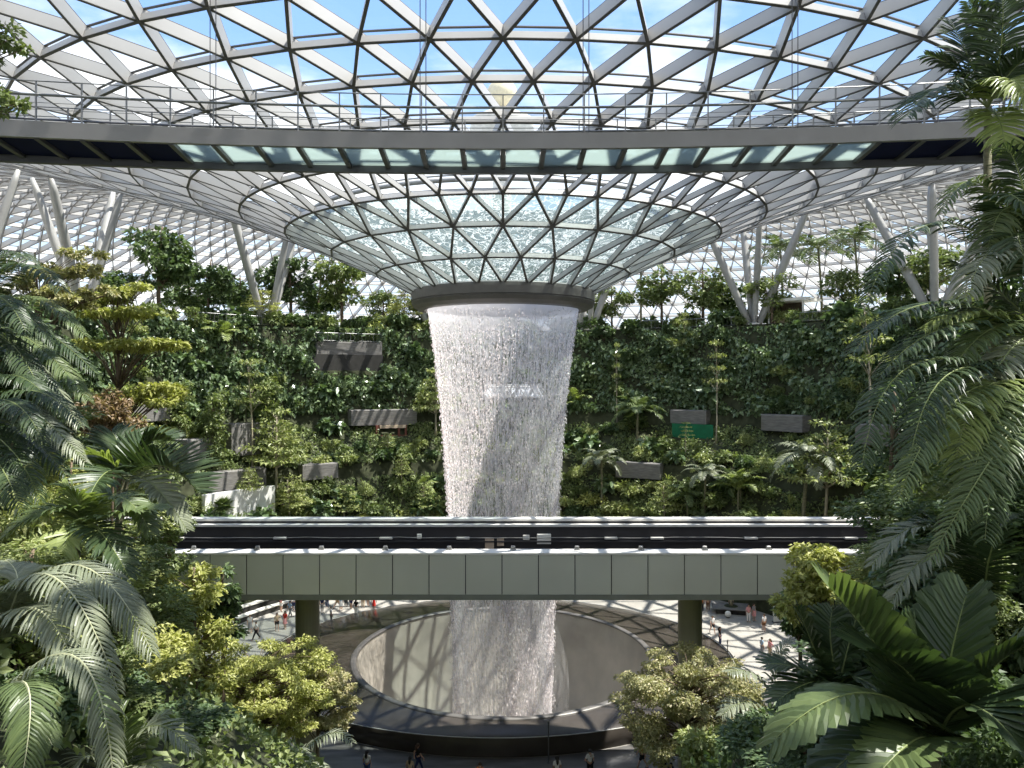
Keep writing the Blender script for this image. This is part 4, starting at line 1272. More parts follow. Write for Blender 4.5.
SPEC = {  # kind: (object name, category, label stem, radius, height)
    'shrub_dark': ('shrub', 'shrub', 'dark green rounded shrub', 1.0, 1.0), 'shrub_mid': ('shrub', 'shrub', 'mid green leafy shrub', 1.0, 1.0),
    'shrub_light': ('shrub', 'shrub', 'bright green sunlit shrub', 1.0, 1.0), 'shrub_yellow': ('shrub', 'shrub', 'low spreading yellow-green shrub', 1.1, 0.6),
    'shrub_gloss': ('philodendron', 'plant', 'shrub with big glossy leaves', 1.0, 1.0), 'shrub_fine': ('fine_leaved_shrub', 'shrub', 'feathery fine-leaved light shrub', 1.0, 1.1),
    'tree_round': ('broadleaf_tree', 'tree', 'dense dark round tree', 2.6, 6.5), 'tree_mid': ('broadleaf_tree', 'tree', 'mid green round tree', 2.1, 5.5),
    'tree_layer': ('layered_tree', 'tree', 'yellow-green tree with flat leaf tiers', 2.6, 6.0), 'tree_layer_green': ('layered_tree', 'tree', 'light green tree with flat leaf tiers', 2.0, 5.0),
    'tree_slim': ('slender_tree', 'tree', 'slender pale-stemmed tree with a small tiered crown', 1.2, 9.0), 'tree_column': ('columnar_tree', 'tree', 'narrow upright leafy tree', 1.2, 6.0),
    'palm_small': ('palm', 'palm', 'small green feather palm', 1.8, 3.4), 'palm_grey': ('palm', 'palm', 'silvery palm with long drooping fronds', 2.6, 4.5),
    'palm_tall': ('palm', 'palm', 'tall thin-stemmed feather palm', 1.8, 7.4), 'palm_grey_tall': ('palm', 'palm', 'tall silvery palm', 2.8, 8.0), 'palm_bright_tall': ('palm', 'palm', 'bright palm', 2.0, 4.5), 'palm_low': ('palm', 'palm', 'stemless bright green palm', 1.7, 1.6),
    'fan_palm': ('fan_palm', 'palm', 'small fan palm', 1.2, 3.2), 'tuft': ('grass_clump', 'plant', 'light clump of arching blades', 0.9, 0.9), 'tuft_dark': ('grass_clump', 'plant', 'dark clump of arching blades', 0.9, 0.9)}
NPLANT = 0


def plant(kind, loc, sc, where, variant=None, label=None, group=None, unique=False):
    global NPLANT
    nm, cat, stem, R, H = SPEC[kind]
    NPLANT += 1
    lb = label or f'{stem} {where}'
    gr = None if unique else (group or f'{stem}s {where}')
    return place(kind, nm, loc, float(prng.random() * 2 * PI), sc, lb, gr, cat, NPLANT if variant is None else variant)


def fill(tier, prof, where, kinds, n, a0, a1, tmin=0.0, tmax=1.0, gap=1.0, scale=(0.8, 1.6)):
    names = [k for k, _ in kinds]; wts = np.array([q for _, q in kinds], float); wts /= wts.sum()
    done = []
    tries = 0
    while len(done) < n and tries < n * 30:
        tries += 1
        a = prng.uniform(a0, a1); t = prng.uniform(tmin, tmax)
        r, z = tier_point(prof, t)
        k = names[prng.choice(len(names), p=wts)]
        sc = prng.uniform(*scale)
        nm, cat, stem, R, H = SPEC[k]
        p = (r * math.sin(a), r * math.cos(a), z)
        px, py, d = proj(p)
        if px < -20 or px > 1044: continue
        if blocked((p[0], p[1], z + H * sc * 0.55), max(R * 0.75, H * 0.4) * sc * 0.8): continue
        if any((p[0] - q[0]) ** 2 + (p[1] - q[1]) ** 2 + (z - q[2]) ** 2 < (gap * (R * sc + q[3]) * 0.55) ** 2 for q in done): continue
        done.append((p[0], p[1], z, R * sc))
        side = 'left' if px < PPX else 'right'
        plant(k, (p[0], p[1], z - 0.15), sc, where[0] if side == 'left' else where[1])


aL, aR = az_of(60, 30), az_of(960, 30)
LOWW = ('on the lowest terrace slope left of the waterfall', 'on the lowest terrace slope right of the waterfall')
MIDW = ('on the middle terrace left of the waterfall', 'on the middle terrace right of the waterfall')
WALW = ('growing from the tall garden wall left of the waterfall', 'growing from the tall garden wall right of the waterfall')
TOPW = ('on the top terrace under the roof left of the waterfall', 'on the top terrace under the roof right of the waterfall')
fill('low', TIERS['low'], LOWW, (('shrub_mid', 3), ('shrub_light', 3), ('shrub_yellow', 2.5), ('shrub_dark', 1.5), ('shrub_gloss', 2), ('shrub_fine', 2.5), ('palm_small', 0.9), ('palm_low', 1.3), ('tuft', 1.2), ('tree_layer_green', 0.7)),
     170, az_of(90, 33), az_of(930, 33), 0.25, 0.98, scale=(1.1, 2.1), gap=0.8)
fill('mid', TIERS['mid'], MIDW, (('shrub_dark', 2), ('shrub_mid', 3), ('shrub_light', 2), ('shrub_gloss', 2), ('palm_small', 0.8), ('shrub_fine', 1.0), ('tuft_dark', 1), ('tree_slim', 0.4), ('tree_layer_green', 0.5), ('tree_column', .3)),
     110, az_of(60, 40), az_of(960, 40), 0.0, 0.95, scale=(1.0, 1.9), gap=0.8)
fill('wall', TIERS['wall'], WALW, (('shrub_dark', 3), ('shrub_mid', 1.6), ('shrub_gloss', 3.2), ('shrub_light', 0.7), ('tuft_dark', 0.8), ('palm_low', 0.3)),
     140, az_of(40, 45), az_of(985, 45), 0.02, 1.0, scale=(0.9, 2.0), gap=0.8)
fill('topfront', [(47.3, 30.5), (53, 30.5)], TOPW, (('shrub_dark', 2), ('shrub_mid', 3), ('shrub_light', 2), ('shrub_gloss', 1), ('tuft_dark', 1)), 100, az_of(40, 48), az_of(985, 48), scale=(1.3, 2.4), gap=0.6)


# trees that can be told apart, planted where the photo shows them: (kind, px, base py or None, radius, z, scale, label)
def at_r(px, r, z):
    a = az_of(px, r); return (r * math.sin(a), r * math.cos(a), z)


NAMED = [
    ('tree_round', 160, 52.0, DECK, (1.0, 1.0, 1.22), 'tall dark tree standing highest above the left end of the top terrace'),
    ('tree_round', 209, 50.0, DECK, (0.72, 0.72, 0.85), 'round dark tree beside the tallest dark tree on the top terrace'),
    ('tree_round', 240, 56.0, DECK, (0.72, 0.72, 0.78), 'dark tree half behind the roof column struts'),
    ('tree_round', 290, 52.0, DECK, (0.90, 0.90, 1.05), 'dark tree just right of the crossing roof column struts'),
    ('tree_mid', 342, 52.0, DECK, (1.2, 1.2, 1.40), 'mid green tree rising behind the railing of the lookout ledge'),
    ('tree_round', 319, 57.0, DECK, (0.8, 0.8, 0.8), 'dark tree between the lookout tree and the roof column'),
    ('tree_mid', 383, 56.0, DECK, (0.8, 0.8, 0.8), 'small tree between the lookout tree and the waterfall ring'),
    ('tree_layer', 405, 49.5, DECK, (0.6, 0.6, 0.62), 'yellow tiered tree on the top terrace touching the waterfall ring'),
    ('tree_layer', 262, 49.0, DECK, (0.62, 0.62, 0.5), 'yellow tiered tree at the foot of the crossing roof struts'),
    ('tree_mid', 425, 50.0, DECK, (0.7, 0.7, 0.75), 'rounded tree directly left of the waterfall top'),
    ('tree_mid', 612, 52.0, DECK, (0.8, 0.8, 0.85), 'rounded tree directly right of the waterfall ring'),
    ('tree_mid', 662, 50.0, DECK, (1.05, 1.05, 1.0), 'broad green tree right of the waterfall between two thin poles'),
    ('palm_tall', 641, 56.0, DECK, (1.1, 1.1, 1.15), 'dark palm showing above the trees right of the waterfall ring'),
    ('tree_mid', 703, 51.0, DECK, (1.1, 1.1, 1.05), 'green tree left of the branching column on the right terrace'),
    ('tree_round', 728, 56.0, DECK, (0.7, 0.7, 0.72), 'dark tree behind the branching column on the right terrace'),
    ('palm_tall', 783, 55.0, DECK, (1.05, 1.05, 1.1), 'palm with spiky crown right of the branching column'),
    ('tree_mid', 772, 50.0, DECK, (0.85, 0.85, 0.85), 'tree right of the branching column with leaves over the pavilion'),
    ('palm_tall', 822, 55.0, DECK, (1.1, 1.1, 1.05), 'palm behind the dark pole on the right terrace'),
    ('tree_mid', 842, 51.0, DECK, (0.75, 0.75, 0.8), 'small tree near the pavilion partly hidden by arching fronds'),
    ('palm_tall', 858, 52.0, DECK, (1.0, 1.0, 1.05), 'palm on the right terrace just left of the arching foreground fronds'),
    ('tree_round', 900, 53.0, DECK, (0.9, 0.9, 0.8), 'dark tree on the right terrace behind the foreground fronds'),
    ('tree_mid', 935, 51.0, DECK, (1.0, 1.0, 0.9), 'green tree on the right terrace farthest from the waterfall'),
    ('tree_mid', 590, 54.0, DECK, (0.7, 0.7, 0.8), 'tree behind the raking struts beside the waterfall ring'),
    ('tree_round', 190, 58.0, DECK, (0.8, 0.8, 0.7), 'dark tree far back between the tallest dark tree and the round one'),
    ('tree_round', 118, 54.0, DECK, (0.8, 0.8, 0.62), 'low dark tree behind the yellow tiered branches'),
    ('tree_slim', 716, 40.5, 15.6, (1.0, 1.0, 1.42), 'slender pale tree with tiers standing before the dark wall beside the green screen'),
    ('tree_slim', 686, 38.5, 14.4, (0.7, 0.7, 0.45), 'short slender tree with yellowish crown before the green screen'),
    ('tree_slim', 617, 42.0, 17.2, (0.5, 0.5, 1.25), 'thin pole-like tree on the wall right of the waterfall'),
    ('tree_slim', 685, 46.0, 23.0, (0.5, 0.5, 1.05), 'thin pole-like tree reaching the top terrace railing'),
    ('palm_tall', 246, 39.5, 15.0, (0.9, 0.9, 1.0), 'thin palm with pale stem left of a matching one on the left wall'),
    ('palm_tall', 264, 39.5, 15.0, (0.95, 0.95, 0.88), 'thin palm with pale stem right of a matching one on the left wall'),
    ('palm_grey_tall', 602, 34.2, 7.9, (1.0, 1.0, 0.95), 'silvery palm with drooping fronds nearest the right edge of the waterfall'),
    ('palm_grey_tall', 803, 34.0, 7.5, (1.35, 1.35, 1.3), 'largest silvery palm above the right end of the viaduct'),
    ('palm_grey_tall', 705, 34.2, 7.9, (0.9, 0.9, 0.8), 'silvery palm below the green mesh screen'),
    ('palm_grey_tall', 872, 33.8, 7.2, (0.9, 0.9, 0.75), 'silvery palm by the right end of the viaduct near the dark foreground palms'),
    ('palm_bright_tall', 738, 34.2, 7.9, (1.3, 1.3, 1.5), 'bright green palm with upright fronds above the viaduct'),
    ('fan_palm', 222, 34.2, 7.9, (0.9, 0.9, 0.95), 'small fan palm in front of the white wall'),
    ('tree_slim', 283, 37.6, 13.2, (0.7, 0.7, 0.42), 'short slender tree with fresh green crown on the left terraces'),
    ('shrub_dark', 385, 37.5, 13.2, 1.7, 'big dark rounded shrub below the red-brown kiosk'),
    ('shrub_light', 345, 37.0, 13.0, 1.7, 'clipped round bright green shrub left of the kiosk'),
    ('tree_layer_green', 388, 38.2, 14.0, (0.6, 0.6, 0.55), 'small bright tiered tree in front of the kiosk'),
    ('tree_layer_green', 402, 35.0, 10.5, (0.7, 0.7, 0.75), 'bright tiered tree right of and below the kiosk'),
    ('tree_layer_green', 250, 34.6, 10.3, (0.8, 0.8, 0.75), 'light tiered tree above the white wall corner'),
    ('tree_layer_green', 290, 34.0, 7.5, (1.2, 1.2, 1.05), 'wide light tiered tree right of the white wall'),
    ('tree_layer_green', 345, 33.4, 6.4, (1.1, 1.1, 0.95), 'light tiered tree above the viaduct midway to the waterfall'),
    ('tree_layer_green', 425, 33.5, 6.5, (1.0, 1.0, 0.85), 'light tiered tree touching the left edge of the waterfall'),
    ('tree_layer_green', 665, 33.3, 6.2, (1.1, 1.1, 1.1), 'light tiered tree above the viaduct right of the waterfall'),
    ('tree_layer_green', 733, 33.0, 5.6, (1.1, 1.1, 0.7), 'low bright tiered tree just above the viaduct on the right'),
    ('tree_column', 205, 40.0, 15.5, (1.0, 1.0, 0.8), 'upright leafy tree between the grey planter walls on the left'),
    ('tree_column', 196, 46.3, 27.0, (1.2, 1.2, 0.85), 'pale upright plant on the wall below the tallest dark tree'),
    ('tree_column', 460, 44.5, 22.0, (0.8, 0.8, 0.9), 'upright climber on the wall behind the waterfall'),
]
for kd, px, r, z, sc, lb in NAMED:
    if z == DECK: sc = (sc[0] * 1.85, sc[1] * 1.85, sc[2] * 1.6)
    plant(kd, at_r(px, r, z - 0.1), sc, '', label=lb, unique=True)
# ================================================================== FOREGROUND PLANTING left and right of the viewpoint
frng = np.random.default_rng(77)


def hill_cover(x0, x1, n, L, W, leaf, label):
    r = frng
    x = r.uniform(x0, x1, n * 2); y = r.uniform(-56, -4, n * 2)
    z = np.array([hill_z(a, b) for a, b in zip(x, y)])
    k = (z > 0.3) & (np.hypot(x, y) > 19); x, y, z = x[k][:n], y[k][:n], z[k][:n]; n = len(x)
    C = np.stack([x, y, z + 0.15 + 0.6 * r.random(n)], axis=1)
    out = np.stack([-np.sign(x) * 0.6, 0.4 + 0 * x, 1.0 + 0 * x], axis=1)
    sc = r.uniform(0.6, 1.4, n)
    V, F = leaf_arrays(C, r.normal(size=(n, 3)), out + r.normal(size=(n, 3)) * 0.6, L * sc, W * sc)
    tag(link('undergrowth', np_mesh('undergrowth', V, [F], [M[leaf]])), label, 'undergrowth', kind='stuff')


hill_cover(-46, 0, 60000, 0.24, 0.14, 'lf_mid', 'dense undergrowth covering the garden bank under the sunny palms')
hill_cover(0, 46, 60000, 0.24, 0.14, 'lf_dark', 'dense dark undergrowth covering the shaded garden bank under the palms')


def palm_px(name, label, crown_px, fronds, mat, base=None, r0=0.09, rw=0.022, group=None, **kw):
    """palm whose leaves run from its crown through a bend to a tip"""
    c = P(*crown_px)
    b = Vector((c.x * 1.03, c.y - 0.2, max(0.0, hill_z(c.x, c.y)))) if base is None else base
    if b.z > c.z - 0.3: b.z = c.z - 0.3
    root = empty(name, b)
    tag(root, label, 'palm', group)
    m = MB(); k = 8
    m.tube([b.lerp(c, i / k) - b + Vector((0.12 * math.sin(i * 0.8), 0, 0)) * (i < k) for i in range(k + 1)], [r0 * (1.3 if i == 0 else 1 - 0.3 * i / k) for i in range(k + 1)], 10)
    m.build('trunk', M['palm_trunk'], root, True)
    for f in fronds:
        ctrl, tip = P(*f[0]), P(*f[1])
        opt = dict(kw)
        if len(f) > 2: opt.update(f[2])
        mt = opt.pop('mat', mat); rm = opt.pop('rmat', 'rachis'); rww = opt.pop('rw', rw)
        c2 = ctrl * 2 - (c + tip) * 0.5
        c2 = ctrl.lerp(c2, 0.75)
        pts = [p - b for p in bez(c, c2, tip)]
        link('frond', frond_mesh(pts, mt, rm, rw=rww, r=frng, **opt), root)
    return root


# ---- left side
palm_px('feather_palm', 'dense green feather palm at the frame edge level with the top terrace', (-45, 335, 19),
        [((10, 262, 18), (62, 290, 17)), ((20, 290, 18.5), (84, 335, 18), dict(mat='palm_mid')), ((10, 310, 18), (95, 372, 17.5)), ((20, 330, 19.5), (88, 400, 19), dict(mat='palm_mid')), ((5, 345, 18), (62, 410, 17)),
         ((-5, 255, 19), (30, 262, 18)), ((0, 330, 17.5), (40, 390, 16.5)), ((15, 350, 18.5), (78, 425, 18), dict(mat='palm_sheen')), ((0, 300, 17.5), (55, 345, 17)), ((-10, 290, 17), (25, 330, 16))],
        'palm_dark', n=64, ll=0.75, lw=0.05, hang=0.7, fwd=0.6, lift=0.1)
palm_px('feather_palm', 'green feather palm with glinting drooping leaflets below the edge palm', (-40, 425, 16.5),
        [((25, 385, 16), (82, 425, 15.5)), ((15, 400, 15.5), (85, 462, 15), dict(mat='palm_sheen')), ((10, 420, 16), (66, 475, 15.5)), ((0, 372, 16.5), (45, 395, 16)), ((5, 440, 15), (40, 500, 14.5)),
         ((20, 430, 17), (75, 440, 17), dict(mat='palm_mid')), ((5, 395, 15), (42, 440, 14.5)), ((-5, 455, 14.5), (25, 520, 14))],
        'palm_dark', n=64, ll=0.68, lw=0.045, hang=0.7, fwd=0.6, lift=0.1)
palm_px('broad_palm', 'dark glossy palm with broad upright fronds above the viaduct end', (126, 480, 17),
        [((160, 462, 16.6), (198, 492, 16.2), dict(ll=1.05, lift=0.9, hang=0.12)), ((122, 452, 17.4), (112, 432, 17.6), dict(ll=0.9)), ((140, 445, 17.5), (172, 440, 17.5), dict(ll=0.8, lift=0.6)),
         ((85, 450, 16.5), (22, 498, 15.5), dict(mat='palm_bright', ll=0.7)), ((105, 470, 16), (82, 515, 15)), ((150, 480, 16), (186, 528, 15.6), dict(ll=0.6, mat='palm_sheen')), ((95, 455, 17.5), (50, 462, 18), dict(mat='palm_mid'))],
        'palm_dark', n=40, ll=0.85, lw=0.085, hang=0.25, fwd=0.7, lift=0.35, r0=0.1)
palm_px('broad_palm', 'bright green broad-leaved palm just below the dark glossy palm', (84, 528, 14.5),
        [((78, 500, 14.3), (62, 486, 14.2), dict(mat='palm_bright', ll=0.7)), ((118, 492, 14.3), (152, 535, 14), dict(ll=0.55)), ((60, 505, 14), (5, 535, 13.5)), ((70, 530, 13.8), (60, 560, 13.4), dict(mat='palm_bright')),
         ((110, 515, 14), (165, 508, 14)), ((100, 530, 13.8), (128, 575, 13.4), dict(mat='palm_dark'))],
        'palm_mid', n=34, ll=0.62, lw=0.075, hang=0.35, fwd=0.7, lift=0.25)
palm_px('silver_palm', 'large silvery feather palm arching over the lower bank', (-15, 650, 10.5),
        [((70, 552, 10.2), (152, 652, 9.8), dict(ll=0.62)), ((85, 575, 10.6), (150, 622, 10.6)), ((45, 560, 9.6), (118, 690, 9.0), dict(ll=0.5)), ((20, 590, 10), (5, 560, 10.5)), ((30, 600, 9.6), (75, 665, 9.0)),
         ((-5, 600, 10), (-30, 590, 10))],
        'palm_sheen', n=54, ll=0.55, lw=0.042, hang=0.6, fwd=0.75, lift=0.05, rmat='rachis_pale', jit=0.06)
palm_px('silver_palm', 'silvery feather palm with one long frond hanging to the bottom edge', (-25, 735, 8.6),
        [((75, 640, 8.4), (114, 790, 8.0), dict(ll=0.42)), ((30, 672, 8.0), (18, 800, 7.4), dict(ll=0.42, mat='palm_mid')), ((10, 690, 8.3), (52, 745, 7.8), dict(mat='palm_mid'))],
        'palm_sheen', n=54, ll=0.4, lw=0.034, hang=0.55, fwd=0.8, lift=0.05, rmat='rachis_pale', jit=0.06)
palm_px('feather_palm', 'low feather palm at the bottom beside the yellow-green column shrub', (112, 800, 11.5),
        [((145, 722, 11.3), (194, 752, 11)), ((125, 735, 11), (120, 705, 11), dict(mat='palm_mid')), ((140, 760, 11), (185, 790, 10.6)), ((90, 750, 11), (62, 790, 10.8)), ((132, 745, 11.6), (168, 712, 11.8))],
        'palm_sheen', n=40, ll=0.45, lw=0.04, hang=0.4, fwd=0.8, lift=0.1)
palm_px('feather_palm', 'palm with drooping pale fronds under the yellow airy tree', (262, 800, 27),
        [((318, 735, 27), (352, 742, 26.5)), ((300, 760, 26), (345, 790, 25.5)), ((225, 752, 26.5), (196, 770, 26)), ((280, 752, 26), (312, 760, 25))],
        'palm_sheen', n=36, ll=0.75, lw=0.075, hang=0.6, fwd=0.6, lift=0.1, r0=0.08)

# ---- right side
palm_px('tall_palm', 'tall palm at the upper corner with fronds over the end of the footbridge', (988, 108, 15),
        [((945, 84, 14.6), (907, 116, 14.2), dict(ll=0.94, hang=0.49)), ((985, 50, 15), (968, 2, 15), dict(ll=0.75, hang=0.23)), ((1003, 40, 14.5), (1000, -30, 14.5), dict(ll=0.75)), ((1020, 60, 14.5), (1060, 50, 14)),
         ((1010, 75, 14), (1030, 110, 13.6), dict(mat='palm_bright', ll=0.75, hang=0.52)), ((960, 70, 15.4), (925, 55, 15.6), dict(ll=0.62)), ((1000, 120, 14), (1005, 150, 13.8), dict(mat='palm_bright')), ((970, 60, 15.5), (950, 20, 16))],
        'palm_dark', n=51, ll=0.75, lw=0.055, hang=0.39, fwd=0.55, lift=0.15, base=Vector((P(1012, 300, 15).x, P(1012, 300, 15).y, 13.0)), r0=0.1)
palm_px('arching_palm', 'palm with one long arching frond curving down past the far branching column', (1042, 290, 13.5),
        [((938, 212, 13), (865, 305, 12.4), dict(ll=0.62, hang=0.49)), ((985, 178, 13.4), (942, 212, 13.2), dict(ll=0.56, mat='palm_mid', hang=0.59)), ((1010, 200, 13), (985, 262, 12.6), dict(mat='palm_mid')), ((1020, 170, 13), (1000, 150, 13)),
         ((1000, 240, 12.6), (965, 300, 12.2), dict(mat='palm_sheen', hang=0.59)), ((1015, 225, 12.4), (1035, 290, 12)), ((1000, 190, 12.8), (1050, 230, 12))],
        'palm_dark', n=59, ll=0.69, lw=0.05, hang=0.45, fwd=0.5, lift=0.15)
palm_px('arching_palm', 'palm with dark fronds spreading level below the long arching frond', (1050, 345, 12.6),
        [((940, 296, 12.2), (853, 352, 11.8), dict(ll=0.69)), ((960, 318, 12), (880, 375, 11.6), dict(ll=0.62)), ((985, 310, 12.2), (925, 330, 12), dict(mat='palm_bright', ll=0.56)), ((1000, 320, 12), (945, 380, 11.6), dict(mat='palm_mid')),
         ((1000, 290, 12.8), (950, 262, 13)), ((1015, 340, 11.6), (975, 420, 11.2), dict(mat='palm_sheen'))],
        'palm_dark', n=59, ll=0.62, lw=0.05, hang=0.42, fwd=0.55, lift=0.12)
palm_px('hanging_palm', 'palm with heavy hanging fronds in front of the far terraces', (1045, 400, 11.8),
        [((915, 352, 11.6), (862, 466, 11), dict(ll=0.62, hang=0.52)), ((950, 362, 11.2), (908, 476, 10.6), dict(ll=0.60, hang=0.52)), ((965, 385, 11), (898, 500, 10.4), dict(ll=0.53, mat='palm_mid', hang=0.39)), ((985, 380, 11), (955, 470, 10.6), dict(mat='palm_bright', ll=0.62)),
         ((1000, 390, 10.8), (965, 520, 10.2), dict(mat='palm_mid')), ((1005, 420, 10.6), (985, 540, 10)), ((1000, 360, 11.6), (945, 375, 11.8)), ((1010, 430, 10.4), (930, 560, 10), dict(mat='palm_mid', ll=0.50))],
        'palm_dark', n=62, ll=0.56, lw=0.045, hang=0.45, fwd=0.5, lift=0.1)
palm_px('feather_palm', 'shaded feather palm with greyish fronds just above the viaduct end', (985, 600, 12.5),
        [((930, 520, 12.5), (872, 565, 12.3), dict(mat='palm_sheen')), ((940, 545, 12), (890, 605, 11.7), dict(mat='palm_sheen')), ((950, 530, 12.6), (905, 525, 12.8)), ((975, 540, 12), (955, 505, 12)), ((990, 550, 11.6), (1010, 515, 11.5)), ((960, 590, 11.4), (925, 640, 11))],
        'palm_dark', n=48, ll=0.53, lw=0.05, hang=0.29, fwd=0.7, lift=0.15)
BL = dict(n=22, ll=0.9, lw=0.13, hang=0.12, fwd=0.95, lift=0.28, tipw=0.65, jit=0.03, prof=0.4)
palm_px('pleated_palm', 'big dark palm with broad pleated fronds in the lower corner', (938, 742, 9),
        [((884, 655, 8.9), (832, 590, 8.8), dict(ll=0.85, lift=0.5, mat='palm_mid')), ((950, 660, 9.1), (966, 596, 9.2), dict(ll=0.7)), ((918, 680, 8.6), (872, 652, 8.4)), ((868, 686, 8.3), (776, 738, 8.0), dict(ll=0.62, lift=0.05, hang=0.35, mat='palm_mid')),
         ((985, 672, 8.6), (1040, 640, 8.2), dict(ll=0.7)), ((915, 738, 8.0), (872, 782, 7.6), dict(ll=0.6, mat='palm_mid')), ((895, 725, 8.6), (826, 778, 8.4), dict(ll=0.6)), ((965, 700, 8.2), (1015, 740, 7.8)), ((930, 690, 9.3), (915, 620, 9.5), dict(ll=0.6))],
        'palm_dark', r0=0.09, **BL)
palm_px('pleated_palm', 'small pleated palm peeking left of the big pleated palm', (838, 690, 13),
        [((815, 650, 13), (800, 610, 13)), ((850, 640, 13), (862, 600, 13)), ((815, 680, 12.6), (778, 700, 12.3)), ((850, 675, 12.6), (880, 690, 12.3)), ((830, 640, 13.2), (832, 612, 13.3)), ((800, 668, 12.9), (768, 664, 12.9))],
        'palm_dark', n=20, ll=0.6, lw=0.10, hang=0.25, fwd=0.85, lift=0.25, tipw=0.5)
palm_px('feather_palm', 'pale feather palm at the edge of the plaza right of the olive tree', (778, 720, 22),
        [((762, 676, 22), (728, 672, 21.5)), ((775, 668, 22), (790, 640, 22)), ((750, 700, 21.5), (722, 715, 21)), ((792, 690, 21.5), (818, 700, 21))],
        'palm_sheen', n=32, ll=0.7, lw=0.07, hang=0.5, fwd=0.6, lift=0.1)

# ---- single trees
def custom_tree(name, label, base, top_z, clusters, leaf, n, L, W, bark='bark', r0=0.12, cat='tree', fill=0.3, flat=0.3):
    """clusters given as world ellipsoids"""
    root = empty(name, base); tag(root, label, cat)
    cl = [(c[0] - base[0], c[1] - base[1], c[2] - base[2], c[3], c[4], c[5]) for c in clusters]
    H = top_z - base[2]
    zmin = min(c[2] for c in cl)
    link('trunk', branches(H, cl, r0, mat=bark, lean=0.02, start=max(0.3, zmin / H - 0.15)), root)
    V, F = crown(cl, n, L, W, r=frng, flat=flat, fill=fill)
    link('foliage', np_mesh('foliage', V, [F], [M[leaf]]), root)
    return root


def blob_crown(px, py, d, rx, ry, k, s=0.22, flat=0.5, shape='dome'):
    """clusters spread over an oval of rx by ry photo pixels seen at distance d"""
    out = []
    c = P(px, py, d); u = d / FPX
    for i in range(k):
        a = frng.random() * 2 * PI; q = math.sqrt(frng.random()) * 0.85
        x = q * math.cos(a) * rx * u; z = q * math.sin(a) * ry * u
        y = frng.uniform(-1, 1) * rx * u * 0.8 * math.sqrt(max(0, 1 - q * q))
        rr = s * rx * u * frng.uniform(0.7, 1.25)
        out.append((c.x + x, c.y + y, c.z + z, rr, rr, rr * flat))
    return out


def floor_base(px, d, z=0.0):
    p = P(px, 0, d); return Vector((p.x, p.y, max(z, hill_z(p.x, p.y) - 0.1)))


custom_tree('airy_tree', 'airy yellow-green tree standing before the left viaduct pier', floor_base(257, 34), 10.6,
            blob_crown(270, 690, 34, 74, 50, 130, 0.15, 0.4) + blob_crown(228, 700, 33, 44, 40, 40, 0.2, 0.4), 'lf_yellow', 30000, 0.16, 0.08, r0=0.13)
custom_tree('airy_tree', 'small olive and pinkish leaved tree beside the airy yellow-green tree', floor_base(318, 35.5), 9.4,
            blob_crown(318, 702, 35.5, 40, 42, 60, 0.2, 0.4), 'lf_olive', 10000, 0.16, 0.08, r0=0.09)
custom_tree('airy_tree', 'wide olive-green tree standing before the right viaduct pier', floor_base(690, 36), 9.9,
            blob_crown(692, 706, 36, 84, 60, 150, 0.14, 0.42), 'lf_olive', 34000, 0.17, 0.085, r0=0.14)
custom_tree('broadleaf_shrub_tree', 'bright green leafy bush under the wide olive-green tree', floor_base(715, 30), 5.2,
            blob_crown(715, 748, 30, 38, 34, 24, 0.3, 0.8), 'lf_light', 3600, 0.26, 0.14)
custom_tree('column_shrub', 'tall yellow-green column-like tree at the left end of the viaduct', floor_base(195, 26), 17.0,
            blob_crown(180, 590, 26, 36, 34, 26, 0.3, 0.7) + blob_crown(190, 660, 26, 44, 60, 46, 0.25, 0.7) + blob_crown(195, 735, 25.5, 46, 45, 34, 0.25, 0.7), 'lf_yellow', 13000, 0.19, 0.10)
custom_tree('dark_small_tree', 'small dark tree seen against the viaduct cladding', floor_base(222, 30), 16.0,
            blob_crown(222, 592, 30, 18, 26, 14, 0.42, 0.8) + blob_crown(214, 628, 30, 24, 24, 12, 0.36, 0.8), 'lf_dark', 2600, 0.26, 0.15)
custom_tree('tiered_tree', 'yellow-green tree with spreading flat tiers in front of the upper left terraces', floor_base(120, 33), 27.2,
            [c for (x, y, rx) in ((118, 312, 40), (135, 290, 26), (105, 345, 45), (140, 400, 52), (120, 430, 45), (160, 388, 30), (90, 300, 30), (150, 345, 35)) for c in blob_crown(x, y, 33, rx, 7, 12, 0.24, 0.28)],
            'lf_yellow', 12000, 0.24, 0.12, r0=0.14)
custom_tree('tiered_tree', 'thin bronze and yellow leaved tree below the tilted roof column at the far left', floor_base(45, 29), 28.4,
            [c for (x, y, rx, ry) in ((45, 272, 42, 14), (20, 292, 26, 12), (85, 262, 25, 16), (60, 300, 40, 12), (100, 292, 20, 8)) for c in blob_crown(x, y, 29, rx, ry, 12, 0.22, 0.35)],
            'lf_olive', 5500, 0.2, 0.1, r0=0.1)
custom_tree('bronze_shrub_tree', 'bronze-leaved shrub between the edge palms and the grey planter walls', floor_base(110, 30), 21.6,
            blob_crown(112, 420, 30, 36, 22, 22, 0.3, 0.5) + blob_crown(95, 405, 29, 30, 16, 12, 0.3, 0.5), 'lf_red', 3600, 0.2, 0.1, r0=0.09)
custom_tree('overhanging_tree', 'leafy branch hanging into the upper left corner over the footbridge', Vector((-11.6, -47.8, 11.0)), 30.5,
            blob_crown(-6, 45, 12, 36, 22, 14, 0.28, 0.5) + blob_crown(6, 102, 12, 18, 14, 10, 0.34, 0.5) + blob_crown(-40, 70, 12, 40, 50, 14, 0.3, 0.5), 'lf_mid', 2600, 0.10, 0.05, r0=0.12)
